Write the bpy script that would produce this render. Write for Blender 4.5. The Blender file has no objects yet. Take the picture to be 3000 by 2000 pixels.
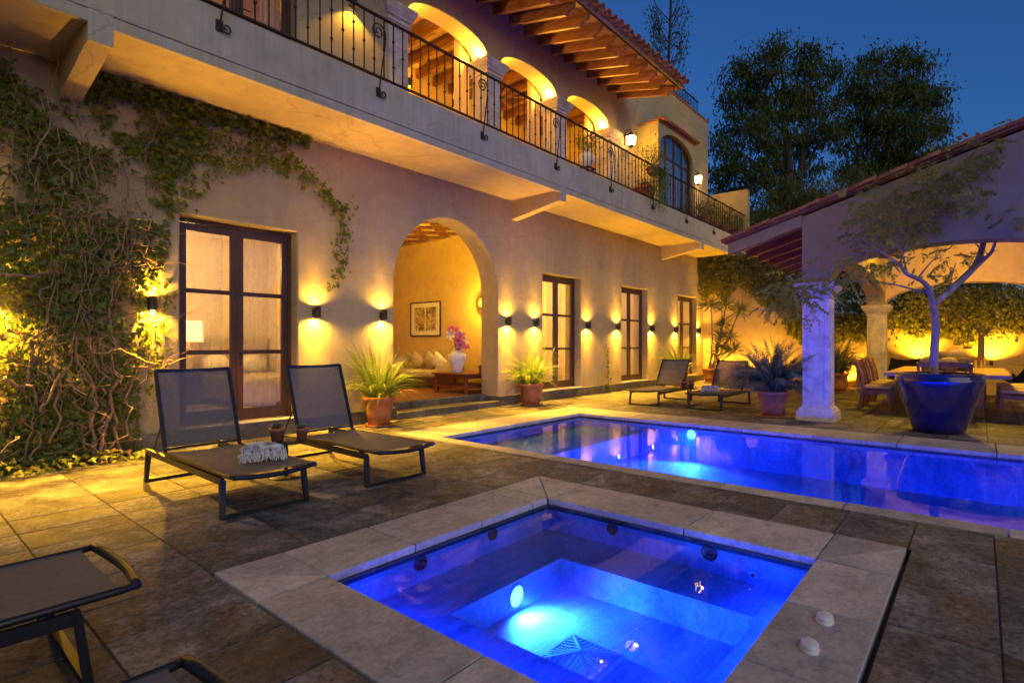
import bpy, bmesh, math, random
from mathutils import Vector, Matrix
random.seed(7)
R = math.radians
scene = bpy.context.scene
COL = scene.collection

# ---------------------------------------------------------------- camera
YAW = R(40.435)
FWD = Vector((math.cos(YAW), math.sin(YAW), 0)); RGT = Vector((math.sin(YAW), -math.cos(YAW), 0))
EYE = Vector((0, 0, 1.35))
cam = bpy.data.cameras.new('camera'); cam.sensor_width = 36; cam.lens = 36 * 1612.1 / 3000
cam.shift_y = 8.4 / 3000; cam.clip_end = 2000; cam.clip_start = .05
cam_o = bpy.data.objects.new('camera', cam); COL.objects.link(cam_o)
cam_o.location = EYE; cam_o.rotation_euler = (R(90), 0, YAW - R(90))
scene.camera = cam_o
# ---------------------------------------------------------------- dusk sky
SUN_AZ, SUN_EL = 205, 0.0
world = bpy.data.worlds.new('World'); scene.world = world; world.use_nodes = True
wn = world.node_tree; bg = wn.nodes['Background']
sky = wn.nodes.new('ShaderNodeTexSky'); sky.sky_type = 'NISHITA'; sky.sun_disc = False
sky.sun_elevation = R(SUN_EL); sky.sun_rotation = R(SUN_AZ); sky.altitude = 2200; sky.ozone_density = 3.9; sky.dust_density = 2.0
wn.links.new(sky.outputs[0], bg.inputs[0]); bg.inputs[1].default_value = .15
# afterglow of the sun that has just set behind the camera
sl = bpy.data.lights.new('sun', 'SUN'); sl.energy = .22; sl.angle = R(60); sl.color = (1, .80, .52)
so = bpy.data.objects.new('sun', sl); COL.objects.link(so)
sd = Vector((math.sin(R(SUN_AZ)), math.cos(R(SUN_AZ)), math.tan(R(26))))
so.rotation_euler = sd.to_track_quat('Z', 'Y').to_euler(); so.location = sd * 30
vs = scene.view_settings; vs.view_transform = 'Standard'; vs.look = 'None'; vs.gamma = 1; vs.use_curve_mapping = False
vs.exposure = 2.05
cy = scene.cycles
cy.use_denoising = True; cy.max_bounces = 8; cy.diffuse_bounces = 3; cy.glossy_bounces = 4
cy.transmission_bounces = 6; cy.transparent_max_bounces = 14; cy.caustics_reflective = False; cy.caustics_refractive = False
cy.sample_clamp_indirect = 3; cy.sample_clamp_direct = 0; cy.blur_glossy = .5
try: cy.denoiser = 'OPENIMAGEDENOISE'
except Exception: pass
EXPO = 4.0                         # lamp watts below are written for exposure 0
GOLD = (1.0, .57, .03); GLOW = (1.0, .49, .045); WARM = (1.0, .465, .02); AMBER = (1.0, .43, .004); BLUE = (.008, .040, 1.0)

# ---------------------------------------------------------------- materials
def mat(name):
    m = bpy.data.materials.new(name); m.use_nodes = True
    nt = m.node_tree; return m, nt, nt.nodes['Principled BSDF'], nt.nodes['Material Output']
def N(nt, t, **kw):
    n = nt.nodes.new(t)
    for k, v in kw.items():
        if k in n.inputs.keys(): n.inputs[k].default_value = v
        else: setattr(n, k, v)
    return n
def coords(nt, scale=(1, 1, 1), rnd=0, space='Object'):
    tc = N(nt, 'ShaderNodeTexCoord'); mp = N(nt, 'ShaderNodeMapping'); mp.inputs['Scale'].default_value = scale
    if space == 'World':
        g = N(nt, 'ShaderNodeNewGeometry'); nt.links.new(g.outputs['Position'], mp.inputs['Vector'])
    else: nt.links.new(tc.outputs[space], mp.inputs['Vector'])
    if rnd:
        oi = N(nt, 'ShaderNodeObjectInfo'); mu = N(nt, 'ShaderNodeMath', operation='MULTIPLY'); mu.inputs[1].default_value = rnd
        nt.links.new(oi.outputs['Random'], mu.inputs[0]); nt.links.new(mu.outputs[0], mp.inputs['Location'])
    return mp.outputs[0]
def noise(nt, vec, scale, detail=4, rough=.6, dist=0):
    n = N(nt, 'ShaderNodeTexNoise'); n.inputs['Scale'].default_value = scale; n.inputs['Detail'].default_value = detail
    n.inputs['Roughness'].default_value = rough; n.inputs['Distortion'].default_value = dist
    nt.links.new(vec, n.inputs['Vector']); return n.outputs['Fac']
def ramp(nt, fac, stops):
    r = N(nt, 'ShaderNodeValToRGB'); el = r.color_ramp.elements
    while len(el) < len(stops): el.new(.5)
    for e, (p, c) in zip(el, stops): e.position = p; e.color = (*c, 1) if len(c) == 3 else c
    nt.links.new(fac, r.inputs[0]); return r.outputs[0]
def mixc(nt, fac, a, b, mode='MIX'):
    m = N(nt, 'ShaderNodeMix', data_type='RGBA', blend_type=mode)
    for sock, v in ((m.inputs[0], fac), (m.inputs[6], a), (m.inputs[7], b)):
        if hasattr(v, 'is_output') or hasattr(v, 'links'): nt.links.new(v, sock)
        elif isinstance(v, (int, float)): sock.default_value = v
        else: sock.default_value = (*v, 1)
    return m.outputs[2]
def bump(nt, b, h, strength=.3, dist=.02):
    bp = N(nt, 'ShaderNodeBump'); bp.inputs['Strength'].default_value = strength; bp.inputs['Distance'].default_value = dist
    nt.links.new(h, bp.inputs['Height']); nt.links.new(bp.outputs[0], b.inputs['Normal'])
def simple(name, c, rough=.6, metal=0, var=.12, scale=8, bmp=.15, space='Object', rnd=0, spec=.5):
    m, nt, b, o = mat(name)
    v = coords(nt, rnd=rnd, space=space); f = noise(nt, v, scale, 5)
    lo = tuple(x * (1 - var) for x in c); hi = tuple(min(1, x * (1 + var)) for x in c)
    col = ramp(nt, f, [(.3, lo), (.7, hi)]); nt.links.new(col, b.inputs['Base Color'])
    b.inputs['Roughness'].default_value = rough; b.inputs['Metallic'].default_value = metal
    b.inputs['Specular IOR Level'].default_value = spec
    if bmp: bump(nt, b, noise(nt, v, scale * 5, 4), bmp, .01)
    return m
def plaster(name, c, streak=.0, rough=.85):
    m, nt, b, o = mat(name)
    v = coords(nt, space='World'); f1 = noise(nt, v, .7, 6, .62, .6); f2 = noise(nt, v, 5, 5, .6)
    c1 = ramp(nt, f1, [(.3, tuple(x * .86 for x in c)), (.55, c), (.75, tuple(min(1, x * 1.09) for x in c))])
    c2 = ramp(nt, f2, [(.35, (.87, .87, .87)), (.65, (1.06, 1.05, 1.04))])
    col = mixc(nt, .7, c1, c2, 'MULTIPLY')
    if streak:
        vs_ = coords(nt, (9, 9, .35), space='World'); f3 = noise(nt, vs_, 1.4, 4, .7)
        col = mixc(nt, streak, col, ramp(nt, f3, [(.42, (.62, .62, .64)), (.6, (1.05, 1.05, 1.05))]), 'MULTIPLY')
        # hairline cracks wandering along the face
        mp = coords(nt, (.55, .55, 2.2), space='World'); w = N(nt, 'ShaderNodeTexVoronoi', feature='DISTANCE_TO_EDGE'); w.inputs['Scale'].default_value = .55
        dn = N(nt, 'ShaderNodeTexNoise'); dn.inputs['Scale'].default_value = 3; dn.inputs['Detail'].default_value = 5
        nt.links.new(mp, dn.inputs['Vector']); mv = N(nt, 'ShaderNodeVectorMath', operation='MULTIPLY_ADD'); mv.inputs[1].default_value = (.5, .5, .5)
        nt.links.new(dn.outputs['Color'], mv.inputs[0]); nt.links.new(mp, mv.inputs[2]); nt.links.new(mv.outputs[0], w.inputs['Vector'])
        col = mixc(nt, .5, col, ramp(nt, w.outputs['Distance'], [(0, (.45, .43, .42)), (.006, (1, 1, 1))]), 'MULTIPLY')
    nt.links.new(col, b.inputs['Base Color']); b.inputs['Roughness'].default_value = rough; b.inputs['Specular IOR Level'].default_value = .25
    h = N(nt, 'ShaderNodeMath', operation='ADD'); nt.links.new(noise(nt, v, 3, 4), h.inputs[0]); nt.links.new(noise(nt, v, 45, 3), h.inputs[1])
    bump(nt, b, h.outputs[0], .38, .014); return m
def stone(name, dark, mid, lite, rust=None, grain=(.9, 5, 5), rough=.7, bs=.35, rnd=60, grit=.35, spec=.22, soft=1, var=.55):
    m, nt, b, o = mat(name)
    v = coords(nt, grain, rnd=rnd); v2 = coords(nt, (1, 1.15, 1), rnd=rnd); v3 = coords(nt, (1, 1, 1), rnd=rnd)
    f1 = noise(nt, v, 2.2, 8, .68, .8); f2 = noise(nt, v2, 1.7, 6, .62, .5); f3 = noise(nt, v3, 30, 5, .78); f5 = noise(nt, coords(nt, (1, 1.2, 1), rnd=rnd), 9, 6, .75, .6)
    c1 = ramp(nt, f1, [(.28, dark), (.5, mid), (.74, lite)])
    c2 = ramp(nt, f2, [(.3, (.45, .45, .46)), (.5, (.9, .9, .9)), (.7, (1.18, 1.16, 1.13))])
    col = mixc(nt, soft, c1, c2, 'MULTIPLY')
    if rust:
        f4 = noise(nt, v2, 1.1, 5, .6, 1.2); col = mixc(nt, ramp(nt, f4, [(.54, (0, 0, 0)), (.72, (.75, .75, .75))]), col, rust)
    oi = N(nt, 'ShaderNodeObjectInfo'); col = mixc(nt, var, col, ramp(nt, oi.outputs['Random'], [(0, (.62, .62, .64)), (.5, (1, .98, .95)), (1, (1.3, 1.26, 1.2))]), 'MULTIPLY')
    col = mixc(nt, grit, col, ramp(nt, f3, [(.36, (.42, .42, .43)), (.5, (1, 1, 1)), (.64, (1.5, 1.48, 1.45))]), 'MULTIPLY'); col = mixc(nt, grit * .8, col, ramp(nt, f5, [(.34, (.45, .45, .46)), (.48, (1, 1, 1)), (.66, (1.3, 1.28, 1.25))]), 'MULTIPLY')
    nt.links.new(col, b.inputs['Base Color'])
    nt.links.new(ramp(nt, f2, [(.3, (rough - .12,) * 3), (.7, (rough + .14,) * 3)]), b.inputs['Roughness']); b.inputs['Specular IOR Level'].default_value = spec
    h = N(nt, 'ShaderNodeMath', operation='ADD'); nt.links.new(f1, h.inputs[0]); nt.links.new(f3, h.inputs[1]); bump(nt, b, h.outputs[0], bs, .008)
    return m
def wood(name, dark, lite, axis=(1, 14, 14), rough=.5, rnd=40, bs=.15):
    m, nt, b, o = mat(name)
    v = coords(nt, axis, rnd=rnd); f = noise(nt, v, 1.6, 8, .65, 1.0); f2 = noise(nt, coords(nt, rnd=rnd), 1.3, 3)
    col = ramp(nt, f, [(.3, dark), (.68, lite)]); col = mixc(nt, .6, col, ramp(nt, f2, [(.3, (.6, .58, .55)), (.7, (1.15, 1.12, 1.1))]), 'MULTIPLY')
    nt.links.new(col, b.inputs['Base Color']); b.inputs['Roughness'].default_value = rough; bump(nt, b, f, bs, .006); return m
def leafmat(name, c, c2, rough=.45, trans=.35, rnd=True):
    m, nt, b, o = mat(name)
    v = coords(nt, space='World'); f = noise(nt, v, 5, 3); f2 = noise(nt, v, 38, 2)
    col = mixc(nt, .5, ramp(nt, f, [(.3, c), (.7, c2)]), ramp(nt, f2, [(.3, tuple(x * .55 for x in c)), (.7, tuple(x * 1.5 for x in c2))]))
    nt.links.new(col, b.inputs['Base Color']); b.inputs['Roughness'].default_value = rough; b.inputs['Specular IOR Level'].default_value = .35
    t = N(nt, 'ShaderNodeBsdfTranslucent'); nt.links.new(col, t.inputs['Color']); mx = N(nt, 'ShaderNodeMixShader'); mx.inputs[0].default_value = trans
    nt.links.new(b.outputs[0], mx.inputs[1]); nt.links.new(t.outputs[0], mx.inputs[2]); nt.links.new(mx.outputs[0], o.inputs['Surface']); return m
def emit(name, c, s):
    m, nt, b, o = mat(name); b.inputs['Base Color'].default_value = (*c, 1)
    b.inputs['Emission Color'].default_value = (*c, 1); b.inputs['Emission Strength'].default_value = s / EXPO; return m
def glassy(name, tint=(1, 1, 1), ior=1.45, rough=0, haze=0, hazec=(.8, .8, .8), bumpy=0, bscale=1, boost=1.0):
    """clear sheet: Fresnel mix of a mirror and a clear (or partly veiled) body"""
    m, nt, b, o = mat(name); nt.nodes.remove(b)
    f0 = ((ior - 1) / (ior + 1)) ** 2      # Schlick reflectance, the same from both sides
    lw = N(nt, 'ShaderNodeLayerWeight'); lw.inputs['Blend'].default_value = .5; pw_ = N(nt, 'ShaderNodeMath', operation='POWER'); pw_.inputs[1].default_value = 5
    nt.links.new(lw.outputs['Facing'], pw_.inputs[0]); fr = N(nt, 'ShaderNodeMath', operation='MULTIPLY_ADD'); fr.inputs[1].default_value = 1 - f0; fr.inputs[2].default_value = f0; nt.links.new(pw_.outputs[0], fr.inputs[0])
    gl = N(nt, 'ShaderNodeBsdfGlossy'); gl.inputs['Roughness'].default_value = rough
    tr = N(nt, 'ShaderNodeBsdfTransparent'); tr.inputs['Color'].default_value = (*tint, 1); body = tr.outputs[0]
    if haze:
        df = N(nt, 'ShaderNodeBsdfDiffuse'); df.inputs['Color'].default_value = (*hazec, 1); tl = N(nt, 'ShaderNodeBsdfTranslucent'); tl.inputs['Color'].default_value = (*hazec, 1)
        m1 = N(nt, 'ShaderNodeMixShader'); m1.inputs[0].default_value = .5; nt.links.new(df.outputs[0], m1.inputs[1]); nt.links.new(tl.outputs[0], m1.inputs[2])
        m2 = N(nt, 'ShaderNodeMixShader'); m2.inputs[0].default_value = haze; nt.links.new(body, m2.inputs[1]); nt.links.new(m1.outputs[0], m2.inputs[2]); body = m2.outputs[0]
    mx = N(nt, 'ShaderNodeMixShader')
    mu = N(nt, 'ShaderNodeMath', operation='MULTIPLY', use_clamp=True); mu.inputs[1].default_value = boost
    nt.links.new(fr.outputs[0], mu.inputs[0]); nt.links.new(mu.outputs[0], mx.inputs[0]); nt.links.new(body, mx.inputs[1]); nt.links.new(gl.outputs[0], mx.inputs[2])
    nt.links.new(mx.outputs[0], o.inputs['Surface'])
    if bumpy:
        bp = N(nt, 'ShaderNodeBump'); bp.inputs['Strength'].default_value = bumpy; bp.inputs['Distance'].default_value = .01
        nt.links.new(noise(nt, coords(nt, space='World'), bscale, 3), bp.inputs['Height'])
        nt.links.new(bp.outputs[0], gl.inputs['Normal']); nt.links.new(bp.outputs[0], lw.inputs['Normal'])
    return m
def cloth(name, c, through=.4, rough=.8, tlc=.45):
    m, nt, b, o = mat(name); b.inputs['Base Color'].default_value = (*c, 1); b.inputs['Roughness'].default_value = rough; b.inputs['Specular IOR Level'].default_value = .2
    v = coords(nt); f = noise(nt, v, 30, 3); nt.links.new(ramp(nt, f, [(.3, tuple(x * .85 for x in c)), (.7, tuple(min(1, x * 1.1) for x in c))]), b.inputs['Base Color'])
    tl = N(nt, 'ShaderNodeBsdfTranslucent'); tl.inputs['Color'].default_value = (*c, 1); m1 = N(nt, 'ShaderNodeMixShader'); m1.inputs[0].default_value = tlc
    nt.links.new(b.outputs[0], m1.inputs[1]); nt.links.new(tl.outputs[0], m1.inputs[2])
    tr = N(nt, 'ShaderNodeBsdfTransparent'); m2 = N(nt, 'ShaderNodeMixShader'); m2.inputs[0].default_value = through
    nt.links.new(m1.outputs[0], m2.inputs[1]); nt.links.new(tr.outputs[0], m2.inputs[2]); nt.links.new(m2.outputs[0], o.inputs['Surface']); return m

M = {}
M['wall'] = plaster('house_plaster', (.42, .355, .20), streak=.12)  # kept darker than the fascia: balcony shade put into the colour
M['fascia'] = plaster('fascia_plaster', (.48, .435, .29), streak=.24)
M['ochre'] = plaster('lamplit_plaster', (.60, .43, .21))  # house plaster with warm lamplight put into its colour
M['cream'] = plaster('cream_plaster', (.70, .58, .40))
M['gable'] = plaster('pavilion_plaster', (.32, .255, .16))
M['gwall'] = plaster('garden_wall_plaster', (.55, .42, .22))
M['slab'] = stone('paving_stone', (.040, .042, .047), (.145, .145, .147), (.33, .328, .322), rust=(.15, .10, .06), grain=(1.2, 1.1, 1.2), rough=.68, grit=.9, bs=.9, var=.85)
M['coping'] = stone('coping_stone', (.34, .32, .29), (.50, .47, .43), (.60, .57, .53), grain=(1.2, 2.4, 2.4), rough=.74, grit=.32, bs=.45, soft=.4)
M['plinth'] = stone('plinth_stone', (.06, .06, .058), (.12, .115, .105), (.21, .195, .17), grain=(2, 3, 3), rough=.55)
M['basin'] = stone('basin_stone', (.34, .35, .36), (.52, .53, .54), (.66, .67, .68), grain=(.7, 7, 3), rough=.6, grit=.3, bs=.1)
M['band'] = stone('waterline_tile', (.03, .035, .04), (.07, .075, .08), (.12, .125, .13), grain=(2, 2, 2), rough=.4)
M['grout'] = simple('grout', (.05, .046, .042), .9, scale=12); M['joint'] = simple('joint_mortar', (.045, .043, .04), .95, scale=14, space='World')
M['soil'] = simple('soil', (.045, .035, .025), .95, scale=20, bmp=.6)
M['cantera'] = stone('cantera_stone', (.40, .36, .32), (.62, .57, .51), (.74, .70, .64), grain=(2, 2, 2), rough=.75, grit=.14, rnd=0, bs=.25, soft=.5)
M['beam'] = wood('beam_wood', (.13, .05, .018), (.36, .165, .062), (1.2, 1.2, 12), .55)
M['beamy'] = wood('rafter_wood', (.15, .058, .02), (.40, .185, .07), (14, 1.1, 14), .5)
M['door'] = wood('door_wood', (.045, .02, .012), (.10, .045, .026), (14, 14, 1.2), .38)
M['teak'] = wood('teak_wood', (.16, .07, .028), (.33, .16, .065), (6, 6, 1.5), .45)
M['tabletop'] = wood('slab_table_wood', (.30, .18, .08), (.55, .36, .17), (1, 9, 9), .32)
M['redwood'] = wood('red_wood', (.10, .026, .010), (.23, .068, .026), (1.5, 10, 10), .35)
M['terra'] = simple('terracotta', (.30, .115, .05), .62, var=.32, scale=5, bmp=.25, rnd=20)
_nt = M['terra'].node_tree; _b = _nt.nodes['Principled BSDF']; _c = _b.inputs['Base Color'].links[0].from_socket
_nt.links.new(mixc(_nt, ramp(_nt, noise(_nt, coords(_nt, (1, 1, 2.5), rnd=20), 4.5, 6, .7, .8), [(.55, (0, 0, 0)), (.75, (.55, .55, .55))]), _c, (.48, .40, .33)), _b.inputs['Base Color'])
M['tile'] = simple('roof_tile', (.30, .115, .065), .8, var=.35, scale=4, bmp=.3, rnd=30)
M['floor_red'] = simple('red_floor_tile', (.24, .10, .055), .42, var=.2, scale=3)
M['iron'] = simple('wrought_iron', (.045, .026, .022), .5, .5, var=.3, scale=30)
M['metal'] = simple('charcoal_metal', (.032, .034, .038), .42, .55, var=.08, scale=20, bmp=.05)
M['lampmetal'] = simple('lamp_metal', (.05, .045, .04), .4, .7, var=.1)
M['sling'] = cloth('sling_mesh', (.12, .125, .135), .10, .75, .06)
M['slingseat'] = cloth('sling_seat', (.165, .155, .145), .02, .7, .05)
M['piping'] = simple('sling_piping', (.05, .05, .052), .6)
M['sheer'] = cloth('sheer_curtain', (.80, .76, .70), .66, .8, .22)
M['drape'] = cloth('drape', (.72, .60, .42), .04)
M['white'] = simple('white_paint', (.72, .70, .66), .5, var=.06)
M['linen'] = cloth('linen', (.70, .62, .50), 0)
M['glass'] = glassy('window_glass', (.93, .94, .93), 1.5, 0, boost=3.0)
M['frost'] = glassy('frosted_glass', (.9, .9, .88), 1.5, .05, .6, (.8, .74, .6))
M['water'] = glassy('pool_water', (.20, .46, 1.0), 1.25, .0, bumpy=.16, bscale=2.6, boost=.62)
M['spawater'] = glassy('spa_water', (.20, .46, 1.0), 1.25, .0, bumpy=.07, bscale=3, boost=.6)
M['glaze'] = None
m, nt, b, o = mat('blue_glaze'); M['glaze'] = m
v = coords(nt); f = noise(nt, v, 3, 5); nt.links.new(ramp(nt, f, [(.3, (.005, .005, .024)), (.7, (.014, .012, .06))]), b.inputs['Base Color'])
b.inputs['Roughness'].default_value = .16; b.inputs['Coat Weight'].default_value = .8; b.inputs['Coat Roughness'].default_value = .06; bump(nt, b, noise(nt, v, 14, 3), .05, .01)
M['ivy'] = leafmat('ivy_leaf', (.065, .105, .014), (.18, .22, .03), .4, .42)
M['fern'] = leafmat('fern_leaf', (.075, .135, .02), (.16, .23, .04), .5, .35)
M['fernd'] = leafmat('foxtail_fern_leaf', (.09, .14, .07), (.17, .22, .12), .5, .35)
M['drac'] = leafmat('dracaena_leaf', (.10, .14, .04), (.26, .29, .10), .4, .35)
M['tree'] = leafmat('tree_leaf', (.05, .072, .012), (.12, .145, .024), .5, .4)
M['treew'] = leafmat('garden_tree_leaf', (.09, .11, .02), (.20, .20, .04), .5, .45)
M['moringa'] = leafmat('pinnate_leaf', (.19, .21, .05), (.33, .35, .08), .5, .45)
M['deadleaf'] = leafmat('dead_leaf', (.16, .09, .035), (.26, .16, .07), .7, .3)
M['stem'] = wood('ivy_stem', (.16, .10, .055), (.36, .25, .15), (3, 3, 3), .8)
M['bark'] = wood('pale_bark', (.17, .14, .12), (.34, .29, .25), (8, 8, 2), .75)
M['bulb'] = emit('lamp_glow', (1, .72, .32), 30)
M['lantern'] = emit('lantern_glass', (1, .62, .20), 16)
M['shade'] = emit('lamp_shade_glow', (1, .66, .26), 2.6)
M['poolglow'] = emit('pool_lamp_lens', (.35, .75, 1), 7)

# ---------------------------------------------------------------- mesh builder
class MB:
    def __init__(s): s.v = []; s.f = []
    def add(s, vs_, fs): k = len(s.v); s.v += [tuple(x) for x in vs_]; s.f += [tuple(i + k for i in f) for f in fs]; return s
    def quad(s, a, b, c, d): return s.add([a, b, c, d], [(0, 1, 2, 3)])
    def box(s, x0, x1, y0, y1, z0, z1, mt=None):
        vs_ = [(x, y, z) for z in (z0, z1) for y in (y0, y1) for x in (x0, x1)]
        if mt: vs_ = [mt @ Vector(p) for p in vs_]
        return s.add(vs_, [(0, 2, 3, 1), (4, 5, 7, 6), (0, 1, 5, 4), (2, 6, 7, 3), (0, 4, 6, 2), (1, 3, 7, 5)])
    def cbox(s, x0, x1, y0, y1, z0, z1, c=.006, mt=None):
        bm = bmesh.new(); bmesh.ops.create_cube(bm, size=1)
        for w in bm.verts: w.co = Vector(((x0 + x1) / 2 + w.co.x * (x1 - x0), (y0 + y1) / 2 + w.co.y * (y1 - y0), (z0 + z1) / 2 + w.co.z * (z1 - z0)))
        bmesh.ops.bevel(bm, geom=bm.edges[:], offset=c, segments=1, affect='EDGES')
        vs_ = [w.co.copy() for w in bm.verts]; bm.verts.index_update(); fs = [[w.index for w in f.verts] for f in bm.faces]; bm.free()
        if mt: vs_ = [mt @ p for p in vs_]
        return s.add(vs_, fs)
    def tube(s, pts, rad, n=8, cap=True):
        pts = [Vector(p) for p in pts]; m = len(pts)
        if not isinstance(rad, (list, tuple)): rad = [rad] * m
        k = len(s.v); up = None
        for i, p in enumerate(pts):
            t = (pts[min(i + 1, m - 1)] - pts[max(i - 1, 0)])
            t = t.normalized() if t.length > 1e-9 else Vector((0, 0, 1))
            if up is None: up = t.orthogonal().normalized()
            else:
                up = up - t * up.dot(t); up = up.normalized() if up.length > 1e-6 else t.orthogonal().normalized()
            w = t.cross(up)
            for j in range(n):
                a = 2 * math.pi * j / n; s.v.append(tuple(p + (up * math.cos(a) + w * math.sin(a)) * rad[i]))
        for i in range(m - 1):
            for j in range(n):
                a = k + i * n + j; b = k + i * n + (j + 1) % n; s.f.append((a, b, b + n, a + n))
        if cap: s.f.append(tuple(range(k + n - 1, k - 1, -1))); s.f.append(tuple(range(k + (m - 1) * n, k + m * n)))
        return s
    def bar(s, pts, w, h, up=(0, 0, 1), closed=False):
        """rectangular bar along a path"""
        pts = [Vector(p) for p in pts]; m = len(pts); k = len(s.v); up = Vector(up)
        for i, p in enumerate(pts):
            if closed: a, b = pts[i - 1], pts[(i + 1) % m]
            else: a, b = pts[max(i - 1, 0)], pts[min(i + 1, m - 1)]
            d1 = (p - a).normalized() if (p - a).length > 1e-9 else (b - p).normalized(); d2 = (b - p).normalized() if (b - p).length > 1e-9 else d1
            t = (d1 + d2).normalized(); side = t.cross(up).normalized(); u2 = side.cross(t).normalized(); sc_ = 1 / max(.5, t.dot(d2))
            for (a_, b_) in ((-1, -1), (1, -1), (1, 1), (-1, 1)): s.v.append(tuple(p + side * (a_ * w / 2) + u2 * (b_ * h / 2 * sc_)))
        r = m if closed else m - 1
        for i in range(r):
            for j in range(4):
                a = k + i * 4 + j; b = k + i * 4 + (j + 1) % 4; c = k + ((i + 1) % m) * 4 + (j + 1) % 4; d = k + ((i + 1) % m) * 4 + j; s.f.append((a, b, c, d))
        if not closed: s.f.append((k + 3, k + 2, k + 1, k)); e = k + (m - 1) * 4; s.f.append((e, e + 1, e + 2, e + 3))
        return s
    def lathe(s, prof, n=24, c=(0, 0, 0), a0=0, a1=2 * math.pi, sx=1, sy=1):
        k = len(s.v); full = abs(a1 - a0 - 2 * math.pi) < 1e-6; m = n if full else n + 1
        for r, z in prof:
            for j in range(m):
                a = a0 + (a1 - a0) * j / n; s.v.append((c[0] + r * math.cos(a) * sx, c[1] + r * math.sin(a) * sy, c[2] + z))
        for i in range(len(prof) - 1):
            for j in range(n):
                a = k + i * m + j; b = k + i * m + (j + 1) % m; s.f.append((a, b, b + m, a + m))
        return s
    def prism(s, poly, d, o=(0, 0, 0)):
        """polygon (list of 3D points) swept by vector d"""
        d = Vector(d); n = len(poly); p = [Vector(q) + Vector(o) for q in poly]
        return s.add(p + [q + d for q in p], [tuple(range(n - 1, -1, -1)), tuple(range(n, 2 * n))] + [(i, (i + 1) % n, n + (i + 1) % n, n + i) for i in range(n)])
    def mesh(s, name, smooth=False):
        me = bpy.data.meshes.new(name); me.from_pydata(s.v, [], s.f); me.validate(); 
        bm = bmesh.new(); bm.from_mesh(me); bmesh.ops.recalc_face_normals(bm, faces=bm.faces[:]); bm.to_mesh(me); bm.free()
        if smooth: me.polygons.foreach_set('use_smooth', [True] * len(me.polygons))
        return me
    def build(s, name, mt, parent=None, smooth=False, loc=None, fix=True):
        if fix: me = s.mesh(name, smooth)
        else:
            me = bpy.data.meshes.new(name); me.from_pydata(s.v, [], s.f)
            if smooth: me.polygons.foreach_set('use_smooth', [True] * len(me.polygons))
        return place(name, me, mt, parent, loc)
def place(name, me, mt, parent=None, loc=None, rot=None, scale=None):
    if mt and not me.materials: me.materials.append(M[mt] if isinstance(mt, str) else mt)
    o = bpy.data.objects.new(name, me); COL.objects.link(o)
    if parent: o.parent = parent
    if loc is not None: o.location = loc
    if rot is not None: o.rotation_euler = rot
    if scale is not None: o.scale = scale if hasattr(scale, '__len__') else (scale,) * 3
    return o
def tag(o, label=None, cat=None, group=None, kind=None):
    if label: o['label'] = label
    if cat: o['category'] = cat
    if group: o['group'] = group
    if kind: o['kind'] = kind
    return o
def thing(name, label, cat, loc=(0, 0, 0), rz=0, group=None):
    o = bpy.data.objects.new(name, None); COL.objects.link(o); o.location = loc; o.rotation_euler = (0, 0, rz); o.empty_display_size = .1
    return tag(o, label, cat, group)
def sub(name, parent):
    o = bpy.data.objects.new(name, None); COL.objects.link(o); o.parent = parent; o.empty_display_size = .1; return o
KIDS = {}
def copy_tree(o, parent=None):
    c = o.copy(); COL.objects.link(c); c.parent = parent
    for ch in [q for q in COL.objects if q.parent == o]: copy_tree(ch, c)
    return c
def lamp(kind, name, loc, watts, color, parent=None, radius=.03, aim=None, spot=90, blend=1.0, size=None):
    l = bpy.data.lights.new(name, kind); l.energy = watts / EXPO; l.color = color
    if kind in ('POINT', 'SPOT'): l.shadow_soft_size = radius
    if kind == 'SPOT': l.spot_size = R(spot); l.spot_blend = blend
    if kind == 'AREA': l.shape = 'RECTANGLE'; l.size, l.size_y = size
    o = bpy.data.objects.new(name, l); COL.objects.link(o); o.location = loc
    if aim is not None: o.rotation_euler = (-Vector(aim)).to_track_quat('Z', 'Y').to_euler()
    if parent: o.parent = parent
    return o
def shape(outer, holes=(), thick=.1, bevel=0, res=3):
    """flat outline with holes -> solid mesh builder in (u, v, w)"""
    cu = bpy.data.curves.new('s', 'CURVE'); cu.dimensions = '2D'; cu.fill_mode = 'BOTH'; cu.extrude = thick / 2 - bevel; cu.bevel_depth = bevel; cu.offset = -bevel; cu.bevel_resolution = res
    for poly in [outer] + list(holes):
        sp = cu.splines.new('POLY'); sp.points.add(len(poly) - 1); sp.use_cyclic_u = True
        for p, q in zip(sp.points, poly): p.co = (q[0], q[1], 0, 1)
    ob = bpy.data.objects.new('s', cu); COL.objects.link(ob); me = bpy.data.meshes.new_from_object(ob)
    mb = MB(); mb.v = [tuple(v.co) for v in me.vertices]; mb.f = [tuple(p.vertices) for p in me.polygons]
    bpy.data.objects.remove(ob); bpy.data.curves.remove(cu); bpy.data.meshes.remove(me); return mb
def wall_y(mb, yf, yb):      # (u,v,w) -> X=u, Z=v, Y from yf(front) to yb
    c = (yf + yb) / 2; mb.v = [(u, c - w, v) for u, v, w in mb.v]; return mb
def wall_x(mb, xf, xb):      # (u,v,w) -> Y=u, Z=v
    c = (xf + xb) / 2; mb.v = [(c - w, u, v) for u, v, w in mb.v]; return mb
def arch(u0, u1, v0, vs, rise, n=20):
    """opening outline: vertical to vs, then half ellipse of given rise"""
    c = (u0 + u1) / 2; r = (u1 - u0) / 2
    return [(u0, v0), (u1, v0)] + [(c + r * math.cos(a), vs + rise * math.sin(a)) for a in [math.pi * i / n for i in range(n + 1)]]
def rect(u0, u1, v0, v1): return [(u0, v0), (u1, v0), (u1, v1), (u0, v1)]
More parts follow.
